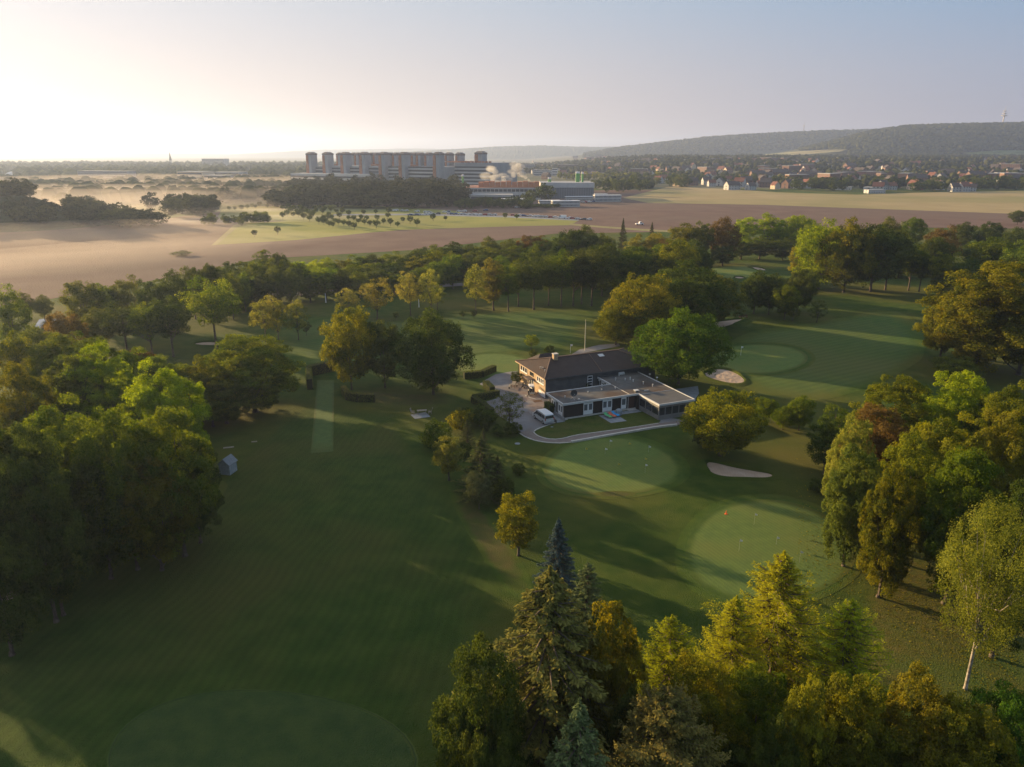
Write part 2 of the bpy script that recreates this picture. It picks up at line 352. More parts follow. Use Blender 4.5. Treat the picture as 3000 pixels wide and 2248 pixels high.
def ell(cx,cy,rx,ry,n=40,rot=0,k=2.0):
    c=G(cx,cy); a=G(cx+rx,cy)-c; b=G(cx,cy-ry)-c; d=G(cx,cy+ry)-c
    out=[]
    for i in range(n):
        t=2*math.pi*i/n; co,si=math.cos(t),math.sin(t)
        v=a*co+(b*si if si>0 else d*(-si)); out.append(c+v*(1+.03*math.sin(3*t+cx)))
    return out
softsheet('driving_range',chaikin(DP([(-500,1500),(-60,1300),(130,1235),(300,1130),(460,1040),(560,950),(660,860),(740,870),(850,880),(900,960),(990,1060),(1090,1190),(1130,1290),(1080,1420),(960,1760),(-400,2200)]),3),.008,RANGE,.2)
softsheet('fairway',chaikin(DP([(560,735),(640,700),(700,680),(900,700),(1010,675),(1270,662),(1285,700),(1260,745),(1100,760),(1000,800),(720,800),(640,790)]),3),.012,FAIR,.25)
softsheet('fairway',chaikin(DP([(1580,720),(1750,700),(1960,660),(2010,760),(1960,800),(1800,870),(1640,860),(1560,800)]),3),.012,FAIR,.25)
def green(cx,cy,rx,ry,collar=1.06):
    softsheet('green_collar',[ (p-G(cx,cy))*(collar+.06)+G(cx,cy) for p in ell(cx,cy,rx,ry)],.018,COLLAR,.14)
    softsheet('putting_green',ell(cx,cy,rx,ry),.026,GREEN,.14)
green(1322,1008,148,64)
green(1660,1190,185,112)
green(1070,790,85,26); green(1640,775,105,32,1.1); green(1590,588,60,13); 
softsheet('green_ring',[(p-G(560,1640))*1.02+G(560,1640) for p in ell(560,1640,330,150)],.018,M('grass_ring',(.03,.05,.012),.95,(.035,.06,.014),.7,bump=.7,bscale=8,bdist=.15,soft=.3),.02)
softsheet('putting_green',ell(560,1640,330,150),.026,M('grass_target_green',(.038,.074,.0125),.95,(.064,.098,.018),.5,bump=1,bscale=7,bdist=.4,soft=.3),.03)
softsheet('tee',[DP([(685,822),(722,822),(720,976),(671,980)])[k].lerp(DP([(685,822),(722,822),(720,976),(671,980)])[(k+1)%4],q/8) for k in range(4) for q in range(8)],.03,M('grass_tee',(.060,.105,.024),.9,(.080,.128,.028),1,bump=.9,bscale=7,bdist=.2,soft=.9),.30)
softsheet('leaf_strewn_grass',ell(2120,1370,330,260),.014,LITTER,.35)
WORN=M('grass_worn',(.066,.078,.018),.95,(.088,.080,.025),.6,bump=.9,bscale=7,bdist=.25,spec=.1,soft=1.0)
softsheet('worn_grass',chaikin(DP([(960,1030),(1010,1050),(1080,1150),(1140,1230),(1160,1300),(1110,1300),(1040,1200),(980,1100)]),2),.011,WORN,.6)
softsheet('worn_grass',chaikin(DP([(740,835),(850,850),(1000,850),(990,880),(860,885),(760,868)]),2),.011,WORN,.6)
softsheet('worn_grass',chaikin(DP([(-60,1240),(150,1190),(330,1080),(480,1030),(500,1060),(340,1160),(150,1260),(-60,1330)]),2),.011,WORN,.6)
softsheet('worn_grass',ell(1330,1068,45,7),.032,WORN,.6)
def bunker(pts):
    P=[Vector((p.x,p.y)) for p in DP(pts)]
    for _ in range(3):
        P=[q for i in range(len(P)) for q in (P[i]*.75+P[(i+1)%len(P)]*.25,P[i]*.25+P[(i+1)%len(P)]*.75)]
    c=sum(P,Vector((0,0)))/len(P)
    n=len(P); v=[];f=[]
    # a grassy lip stands round the sand
    for s,z in ((.95,.03),(1.0,.50),(1.06,.46),(1.3,.005)):
        v+=[(*(c+(p-c)*s),z*(1 if (p.y-c.y)>-.2*abs(c.y*0+1) else .55)) for p in P]
    for r in range(3):
        for i in range(n): j=(i+1)%n; f.append((r*n+i,r*n+j,(r+1)*n+j,(r+1)*n+i))
    me=bpy.data.meshes.new('bunker_lip'); me.from_pydata(v,[],f); me.materials.append(GRASS)
    me.polygons.foreach_set('use_smooth',[True]*len(f))
    o=bpy.data.objects.new('bunker_lip',me); COL.objects.link(o); o['kind']='structure'
    # wavy sand floor
    v=[(*(c+(p-c)*.985),.06) for p in P]
    for s in (.8,.5,.25): v+=[(*(c+(p-c)*s),.04+.05*mnoise.noise(Vector((p.x*.6,p.y*.6,s*5)))) for p in P]
    v.append((*c,.04)); f=[]
    for r in range(3):
        for i in range(n): j=(i+1)%n; f.append((r*n+i,r*n+j,(r+1)*n+j,(r+1)*n+i))
    for i in range(n): f.append((3*n+i,3*n+(i+1)%n,4*n))
    me=bpy.data.meshes.new('sand_bunker'); me.from_pydata(v,[],f); me.materials.append(SAND)
    o=bpy.data.objects.new('sand_bunker',me); COL.objects.link(o); o['kind']='structure'
bunker([(1521,998),(1545,1000),(1585,1011),(1640,1020),(1677,1027),(1660,1036),(1610,1034),(1560,1033),(1530,1022)])
bunker([(1528,803),(1545,797),(1580,800),(1614,822),(1600,832),(1560,828),(1515,812)])
bunker([(1520,700),(1590,690),(1612,690),(1580,704),(1540,714),(1510,712)])
bunker([(1613,577),(1640,578),(1660,585),(1640,586),(1625,580)])
bunker([(1583,599),(1600,598),(1612,602),(1595,604)])
bunker([(410,745),(440,739),(480,741),(500,745),(460,749)])
bunker([(-20,1325),(20,1272),(45,1290),(62,1302),(20,1300),(-10,1345)])
# house surroundings
Z1=lambda l:[gs(1350+x/2.765,980+y/2.765) for x,y in l]
sheet('driveway',Z1([(150,405),(200,370),(280,325),(400,303),(455,300),(560,380),(700,480),(860,690),(1380,640),(1500,660),(1800,690),(1850,722),(1750,735),(1500,768),(1250,810),(1000,855),(895,874),(800,880),(700,875),(600,858),(520,828),(470,795),(440,740),(300,655),(235,645),(160,560),(290,520),(265,480),(215,430)]),.034,ASPH)
sheet('path',Z1([(470,795),(520,828),(600,858),(700,875),(800,880),(895,874),(1000,855),(1250,810),(1500,768),(1750,735),(1850,722),(1800,700),(1600,722),(1250,775),(960,812),(885,830),(810,848),(720,850),(640,830),(590,795),(545,780)]),.042,PAVE)
sheet('path',Z1([(900,160),(960,125),(1080,95),(1130,85),(1280,75),(1290,95),(1120,128),(1000,150),(940,180)]),.034,ASPH)
sheet('gravel_patch',Z1([(390,410),(470,400),(560,440),(660,490),(690,620),(620,690),(560,640),(450,455)]),.046,M('brick_paving',(.17,.13,.115),.9,(.22,.17,.145),1,bump=.4,bscale=8,bdist=.03,c3=(.2,.19,.19),s3=.5))
LAWN=M('grass_front_lawn',(.045,.07,.012),.95,(.065,.085,.016),.8,c3=(.085,.085,.025),s3=.2,bump=1,bscale=6,bdist=.2,spec=.1)
lawn_pts=Z1([(590,795),(640,830),(720,850),(810,848),(885,830),(960,812),(1250,775),(1600,722),(1620,700),(1490,640),(1380,630),(1120,655),(868,690),(800,710),(690,745),(600,785)])
sheet('lawn',lawn_pts,.06,LAWN)
sheet('patio',Z1([(1740,445),(1920,420),(1930,480),(1890,540),(1850,520)]),.05,SLAB)
sheet('road',DP([(430,640),(700,627),(900,616),(1010,611),(1010,617),(900,624),(700,636),(430,650)]),.03,ASPH)
sheet('pond',DP([(70,712),(85,690),(130,688),(140,700),(110,720)]),.03,WATER)

# hills: ridge lines read from the photograph, each raised at its own distance
def ridge(name,sky_pts,Y,depth_,mat,bumpy,ncol,nrow,front=1.0):
    xs=[p[0] for p in sky_pts]; ys=[p[1] for p in sky_pts]
    px=np.linspace(xs[0],xs[-1],ncol); py=np.interp(px,xs,ys)
    v=[]; 
    for j in range(nrow):
        t=j/(nrow-1)*2-1
        for i in range(ncol):
            Yd=Y+t*depth_*(front if t<0 else 1)
            z=rayz(px[i],py[i],Y); X=(px[i]*S-1500)/FS*(Y*math.cos(PITCH)+(HC-z)*math.sin(PITCH))*(1+.25*t*depth_/Y)
            h=max(z,0)*(math.cos(t*math.pi/2)**1.3 if abs(t)<1 else 0)
            h*=1+.18*mnoise.noise(Vector((X*.0012,Yd*.0012,3.1)))*(1-math.cos(t*math.pi/2)**8)
            nb=bumpy*(abs(mnoise.noise(Vector((X*.05,Yd*.05,0))))*1.6+.6*mnoise.noise(Vector((X*.13,Yd*.13,7))))*min(1,h/12)
            v.append((X,Yd,h+nb-1))
    f=[(j*ncol+i,j*ncol+i+1,(j+1)*ncol+i+1,(j+1)*ncol+i) for j in range(nrow-1) for i in range(ncol-1)]
    me=bpy.data.meshes.new(name); me.from_pydata(v,[],f); me.materials.append(mat)
    o=bpy.data.objects.new(name,me); COL.objects.link(o); o['kind']='structure'
    def fn(pxx,Yd):
        t=(Yd-Y)/depth_; return 0 if abs(t)>=1 else max(rayz(pxx,float(np.interp(pxx,xs,ys)),Y),0)*math.cos(t*math.pi/2)**1.3
    return fn
FOREST=M('hill_forest',(.022,.036,.012),.95,(.045,.06,.018),.03,c3=(.065,.065,.02),s3=.006,bump=1,bscale=.12,bdist=4)
HILL1=ridge('hill',[(1560,345),(1700,330),(1760,317),(1830,300),(1880,287),(1960,276),(2050,273),(2160,271),(2300,268),(2600,262),(2900,275)],3500,900,FOREST,2.5,420,110)
HILL2=ridge('hill',[(1240,338),(1330,322),(1440,309),(1520,300),(1600,294),(1700,289),(1800,285),(1880,283),(1960,282),(2300,285)],4700,900,FOREST,2.5,420,70)
ridge('hill',[(820,335),(900,328),(1000,322),(1080,317),(1170,315),(1260,318),(1380,318),(1460,316),(1600,320)],7200,1100,FOREST,8,300,30)
ridge('hill',[(-900,338),(-200,331),(100,332),(300,331),(500,334),(700,324),(900,321),(1100,326),(1300,330)],11000,1500,FOREST,5,200,16)
HF=M('hillside_field',(.28,.24,.12),.95,(.22,.22,.09),.01,bump=.5,bscale=.5,bdist=1)
HG=M('hillside_meadow',(.12,.16,.05),.95,(.16,.19,.06),.01,bump=.5,bscale=.5,bdist=1)
FIELDPX=[]
def slope_field(name,pts,mat):               # a field lying on the hill side: each corner is found where the line of sight meets the hill
    pts2=[]
    for a,b in zip(pts,pts[1:]+pts[:1]):
        for k in range(6): pts2.append((a[0]+(b[0]-a[0])*k/6,a[1]+(b[1]-a[1])*k/6))
    cx=sum(p[0] for p in pts2)/len(pts2); cy=sum(p[1] for p in pts2)/len(pts2); v=[]
    n=len(pts2)
    def hit(x,y):
        Yd=1500.
        while Yd<5600:
            z=rayz(x,y,Yd); h=max(HILL1(x,Yd) if x>1560 else 0,HILL2(x,Yd),0)
            if z<=h+.5: break
            Yd+=12
        return ((x*S-1500)/FS*(Yd*math.cos(PITCH)+(HC-z)*math.sin(PITCH)),Yd,z+4)
    for s in (1,.75,.5,.25): v+=[hit(cx+(x-cx)*s,cy+(y-cy)*s) for x,y in pts2]
    v.append(hit(cx,cy)); f=[(r*n+i,r*n+(i+1)%n,(r+1)*n+(i+1)%n,(r+1)*n+i) for r in range(3) for i in range(n)]+[(3*n+i,3*n+(i+1)%n,4*n) for i in range(n)]
    me=bpy.data.meshes.new(name); me.from_pydata(v,[],f); me.materials.append(mat)
    o=bpy.data.objects.new(name,me); COL.objects.link(o); o['kind']='structure'; FIELDPX.append(pts)
slope_field('hillside_field',[(1630,338),(1700,331),(1800,325),(1830,325),(1815,330),(1740,336),(1660,341)],HF)
slope_field('hillside_meadow',[(2080,333),(2160,327),(2260,329),(2260,336),(2120,339)],HG)
sheet('meadow',DP([(2050,366),(2080,352),(2140,345),(2260,347),(2270,360),(2150,372)]),.12,HG)

# ------------------------------------------------------------------ trees
def quads(c,nrm,size,asp,rng,long=None):
    """one kite-shaped leaf (or spray) per row"""
    n=len(c); nrm=nrm/np.linalg.norm(nrm,axis=1,keepdims=True)
    r=rng.normal(size=(n,3)) if long is None else long
    a=np.cross(nrm,r); a/=np.linalg.norm(a,axis=1,keepdims=True)+1e-9
    b=np.cross(nrm,a)
    if long is not None: a,b=b,a
    size=np.asarray(size).reshape(-1,1); L=a*size*.5; W=b*size*.5*asp
    v=np.empty((n,4,3),np.float32); v[:,0]=c-L; v[:,1]=c+W-L*.1; v[:,2]=c+L; v[:,3]=c-W-L*.1
    return v.reshape(-1,3)
def leafmesh(name,v,tint,mat):
    n=len(v)//4
    return mesh_np(name,v,np.arange(4*n),np.arange(n)*4,mat,tint)
def sph(rng,n):
    d=rng.normal(size=(n,3)); return d/np.linalg.norm(d,axis=1,keepdims=True)
def broad(seed,h,w,base=.16,nl=70,lr=.24,n=12000,ls=.4,top=.5,ragged=.15,droop=0,asp=.7,squash=.8,tm=None,limbs=7,stem=.022,sub=9,subr=.30):
    """crown of leaf clumps round limbs + trunk; crown spans z base*h..h, width w"""
    rng=np.random.default_rng(seed); rr=random.Random(seed)
    R_=w/2; z0=base*h; Rz=(h-z0)/2; zc=z0+Rz
    ph=np.arange(nl)*2.39996; zz=1-2*(np.arange(nl)+.5)/nl; zz=zz+rng.normal(0,.06,nl); zz=np.clip(zz,-.95,1)
    rad=np.sqrt(np.clip(1-zz**2,0,1))
    d=np.stack([rad*np.cos(ph),rad*np.sin(ph),zz],1)+rng.normal(0,.12,(nl,3))
    u=np.clip(rng.uniform(.60,.86,nl)*(1+ragged*rng.normal(size=nl)*.6),.4,.9); d/=np.maximum(1,np.linalg.norm(d,axis=1,keepdims=True)/1.04)
    # widest point at fraction top
    prof=np.where(d[:,2]<0,1-.25*d[:,2]**2,1.0)
    c=d*u[:,None]*np.array([R_,R_,Rz]); c[:,0]*=prof; c[:,1]*=prof
    c[:,2]+= (top-.5)*2*Rz*(1-d[:,2]**2)*.5
    k=max(4,nl//6); ci=sph(rng,k)*rng.uniform(.1,.45,(k,1))*np.array([R_,R_,Rz]); c=np.vstack([c,ci]); d=np.vstack([d,sph(rng,k)*.01+np.array([0,0,.2])])
    lrad=lr*min(R_,Rz*1.2)*rng.uniform(.6,1.3,len(c))
    wts=lrad**2; cnt=np.maximum(20,(n*wts/wts.sum()).astype(int))
    idx=np.repeat(np.arange(len(c)),cnt); m=len(idx)
    ns=sub*len(c); sid=rng.integers(0,sub,m)+idx*sub               # small clumps on the skin of each big one
    sd_=sph(rng,ns); od=np.repeat(d/(np.linalg.norm(d,axis=1,keepdims=True)+1e-6),sub,axis=0)
    flip=(sd_*od).sum(1)<-.3; sd_[flip]*=-1
    up=(sd_[:,2]<-.5)&(rng.random(ns)<.5); sd_[up,2]*=-1
    sr=np.repeat(lrad,sub)*rng.uniform(.78,1.12,ns); sc_=np.repeat(c,sub,axis=0)+sd_*sr[:,None]*np.array([1,1,squash])
    g=rng.normal(0,1,(m,3))*(lrad[idx]*subr)[:,None]*np.array([1,1,.6])
    dd=sd_[sid]; pos=sc_[sid]+g
    gn=g/(np.linalg.norm(g,axis=1,keepdims=True)+1e-6)
    pos-=dd*(np.clip(np.linalg.norm(g,axis=1)**2/(lrad[idx]*subr+1e-6),0,1.5)*.35)[:,None]
    pos[:,2]-=droop*rng.random(m)*lrad[idx]
    pos+=rng.normal(0,ls*.15,(m,3)); pos[:,2]+=zc
    st=rng.normal(0,.12,ns)
    nrm=dd*.6+gn*.45+rng.normal(0,.45,(m,3))+np.array([0,0,.25])
    tl=rng.normal(0,.15,len(c)); tint=np.clip(.42+tl[idx]+st[sid]+rng.normal(0,.13,m),0,1)
    size=ls*rng.uniform(.6,1.25,m)
    ok=pos[:,2]>.25
    v=quads(pos[ok],nrm[ok],size[ok],asp,rng)
    crown=leafmesh('crown',v,tint[ok],LF['md'])
    mb=MB(); r0=stem*h*.9
    lean=rr.uniform(-.02,.02)*h
    mb.tube([(0,0,-.1),(0,0,h*.02),(lean*.3,0,z0*.7),(lean*.6,0,z0+Rz*.5),(lean,0,z0+Rz*1.35)],[r0*1.5,r0*1.05,r0*.85,r0*.6,r0*.15],8)
    for i in rng.choice(nl,min(limbs,nl),replace=False):
        e=Vector(c[i]); e.z+=zc; s0=Vector((lean*.5,0,z0*.75+rr.random()*Rz*.7)); e=s0+(e-s0)*.92
        if e.z<s0.z: e.z=s0.z+.3
        mid=s0*.5+e*.5+Vector((0,0,-.06*h*rr.random()))
        mb.tube([s0,mid,e],[r0*.45,r0*.28,r0*.08],5,False)
    return dict(crown=crown,trunk=mb.mesh('trunk',BARK,True),h=h,w=w,v=v,t=tint[ok])
def conifer(seed,h,w,n_br=110,per=60,ls=.35,base=.04,droop=.25,uplift=0,power=.85,irregular=.15,asp=.35,tuft=.22,bare=.15):
    rng=np.random.default_rng(seed); rr=random.Random(seed)
    P=[];N=[];T=[];Z=[];Lg=[]
    mb=MB(); mb.tube([(0,0,-.1),(0,0,h*.5),(0,0,h*.985)],[h*.02,h*.012,h*.002],8)
    for i in range(n_br):
        t=(i+.5)/n_br; t=t**.92
        z=h*(base+(1-base)*t)*.985
        L=w/2*((1-t)**power)*(1+irregular*rng.normal())+.02*w
        a=i*2.39996+rng.normal(0,.25)
        dirh=np.array([math.cos(a),math.sin(a),0])
        m=max(6,int(per*(L/(w/2)+.12)))
        s=bare+(1-bare)*rng.random(m)**.75
        x=s*L
        zz=-droop*x*(1-.5*s)+uplift*L*s**2
        side=rng.normal(0,1,m)*tuft*(.35+L*.12)*(1.15-s)**.5
        perp=np.array([-dirh[1],dirh[0],0])
        hang=-np.abs(rng.normal(0,1,m))*tuft*.5*(1-.3*s)
        p=dirh*x[:,None]+perp*side[:,None]; p[:,2]=z+zz+hang
        P.append(p); lg=dirh*.8+perp*np.sign(side)[:,None]*.7+rng.normal(0,.25,(m,3)); lg[:,2]+= -droop*.6+uplift*1.2*s; Lg.append(lg)
        nn=rng.normal(0,.5,(m,3))+np.array([0,0,.8])+dirh*.4; N.append(nn)
        T.append(np.clip(.35+.35*s+rng.normal(0,.14,m)+rng.normal(0,.1),0,1)); 
        if L>.5: mb.tube([(0,0,z),tuple(dirh*L*.55+np.array([0,0,z-droop*L*.4])),tuple(dirh*L*.9+np.array([0,0,z-droop*L*.5+uplift*L*.8]))],[h*.004,h*.003,.008],4,False)
    # top leader
    m=per; s=rng.random(m); p=np.zeros((m,3)); p[:,2]=h*(.93+.075*s); p[:,:2]=rng.normal(0,.012*w,(m,2))*(1.1-s)[:,None]
    P.append(p); lg=np.zeros((m,3)); lg[:,2]=1; lg[:,:2]=rng.normal(0,.5,(m,2)); Lg.append(lg); N.append(rng.normal(0,1,(m,3))); T.append(np.full(m,.6))
    P=np.vstack(P);N=np.vstack(N);Lg=np.vstack(Lg);T=np.concatenate(T)
    ok=P[:,2]>.1
    v=quads(P[ok],N[ok],ls*rng.uniform(.6,1.3,ok.sum()),asp,rng,long=Lg[ok])
    return dict(crown=leafmesh('crown',v,T[ok],LF['sp']),trunk=mb.mesh('trunk',BARK,True),h=h,w=w)
PR={}
# mid-distance trees (100 - 300 m away)
for i in range(4): PR['round%d'%i]=broad(10+i,16,14,base=.08,nl=75,lr=.27,n=17000,ls=.42,sub=10,subr=.27)
for i in range(3): PR['tall%d'%i]=broad(20+i,18,11,base=.12,nl=70,lr=.28,n=14000,ls=.42,ragged=.22)
for i in range(2): PR['airy%d'%i]=broad(30+i,15,9,base=.22,nl=42,lr=.25,n=5200,ls=.36,ragged=.35,droop=.5,limbs=14,stem=.014)
for i in range(2): PR['park%d'%i]=broad(36+i,18,13,base=.30,nl=70,lr=.26,n=11000,ls=.42,ragged=.2,stem=.02)
PR['dome0']=broad(41,15,18,base=.07,nl=120,lr=.20,n=36000,ls=.34,sub=12,subr=.24,top=.42,ragged=.08)
PR['dome1']=broad(42,15,18,base=.07,nl=110,lr=.21,n=36000,ls=.34,sub=12,subr=.24,top=.42,ragged=.12)
for i in range(2): PR['bush%d'%i]=broad(50+i,4,4,base=.02,nl=40,lr=.28,n=4500,ls=.2,limbs=3)
PR['ball0']=broad(55,2,2,base=.0,nl=60,lr=.24,n=4000,ls=.11,ragged=.03,limbs=1)
PR['small0']=broad(56,5,4,base=.2,nl=34,lr=.28,n=3000,ls=.2,limbs=5,ragged=.25)
PR['wispy0']=broad(57,7.5,6,base=.12,nl=60,lr=.2,n=5500,ls=.22,limbs=14,ragged=.4,asp=.4)
PR['spruce0']=conifer(60,14,7,n_br=150,per=75,ls=.42)
PR['spruce1']=conifer(61,14,6,n_br=140,per=60,ls=.40,irregular=.22)
PR['column0']=conifer(62,9,3.8,n_br=130,per=55,ls=.3,droop=-.5,power=.55,irregular=.2,uplift=.2)
# close trees (40 - 90 m away)
for i in range(4): PR['near%d'%i]=broad(70+i,17,13,base=.02,nl=120,lr=.20,n=75000,ls=.23,sub=14,subr=.22,ragged=.2)
PR['nearbirch0']=broad(80,19,12,base=.27,nl=110,lr=.17,n=42000,ls=.17,ragged=.3,droop=1.3,limbs=26,stem=.012,squash=1.3)
for i in range(2): PR['nearmaple%d'%i]=broad(84+i,14,10,base=.02,nl=100,lr=.21,n=60000,ls=.22,sub=14,subr=.22,ragged=.25,squash=1.15)
PR['bigspruce0']=conifer(90,22,13,n_br=260,per=330,ls=.33,droop=.12,irregular=.22,power=.75,asp=.42,tuft=.5)
PR['bluespruce0']=conifer(91,12,6.6,n_br=230,per=150,ls=.27,droop=.16,irregular=.12,power=.8,asp=.35,tuft=.3)
PR['larch0']=conifer(92,18,10,n_br=300,per=230,ls=.27,droop=-.06,uplift=.2,irregular=.30,power=.75,asp=.22,tuft=.5,bare=.1)
PR['larch1']=conifer(93,18,9,n_br=260,per=230,ls=.27,droop=-.02,uplift=.24,irregular=.35,power=.65,asp=.22,tuft=.5,bare=.1)
PR['pine0']=conifer(94,16,13,n_br=240,per=300,ls=.30,droop=-.18,uplift=.2,irregular=.22,power=.6,asp=.4,tuft=.6)
TN=[0]; TREEPOS=[]
NAMES={'spruce':'spruce_tree','bigspruce':'spruce_tree','bluespruce':'blue_spruce','larch':'larch_tree','pine':'pine_tree','column':'conifer','nearbirch':'birch_tree','airy':'birch_tree','bush':'bush','ball':'clipped_bush'}
def tree(kind,P,h,w,mat,label,group=None,name=None,rz=None,bark=None,cat=None,dz=1):
    p=PR[kind]; base=kind.rstrip('0123456789')
    nm=name or NAMES.get(base,'tree')
    TN[0]+=1
    rz=rz if rz is not None else (TN[0]*2.4)%6.283
    s=w/p['w']; e=empty(nm,P,rz,label,cat or ('bush' if 'bush' in nm or 'shrub' in nm else 'tree'),group,scale=(s,s,h/p['h']))
    obj('trunk',p['trunk'],e,mat=bark) if base!='ball' else None
    obj('crown',p['crown'],e,mat=LF[mat] if isinstance(mat,str) else mat)
    TREEPOS.append((P.x,P.y,w/2)); return e
def T(kind,x,yt,w,how,mat,label,group=None,wf=1.0,**k):
    if how[0]=='b':
        P=G(x,how[1]); h=rayz(x,yt,P.y)
        for _ in range(3): h=rayz(x,yt,P.y+0.12*h*0)  # crown top above the stem
    else:
        h=how[1]; P=G(x,yt,h); P.z=0
    P2=Vector((P.x,P.y,h*.6)); wm=w*mpp(P2)*wf
    return tree(kind,P,h,wm,mat,label,group,**k)

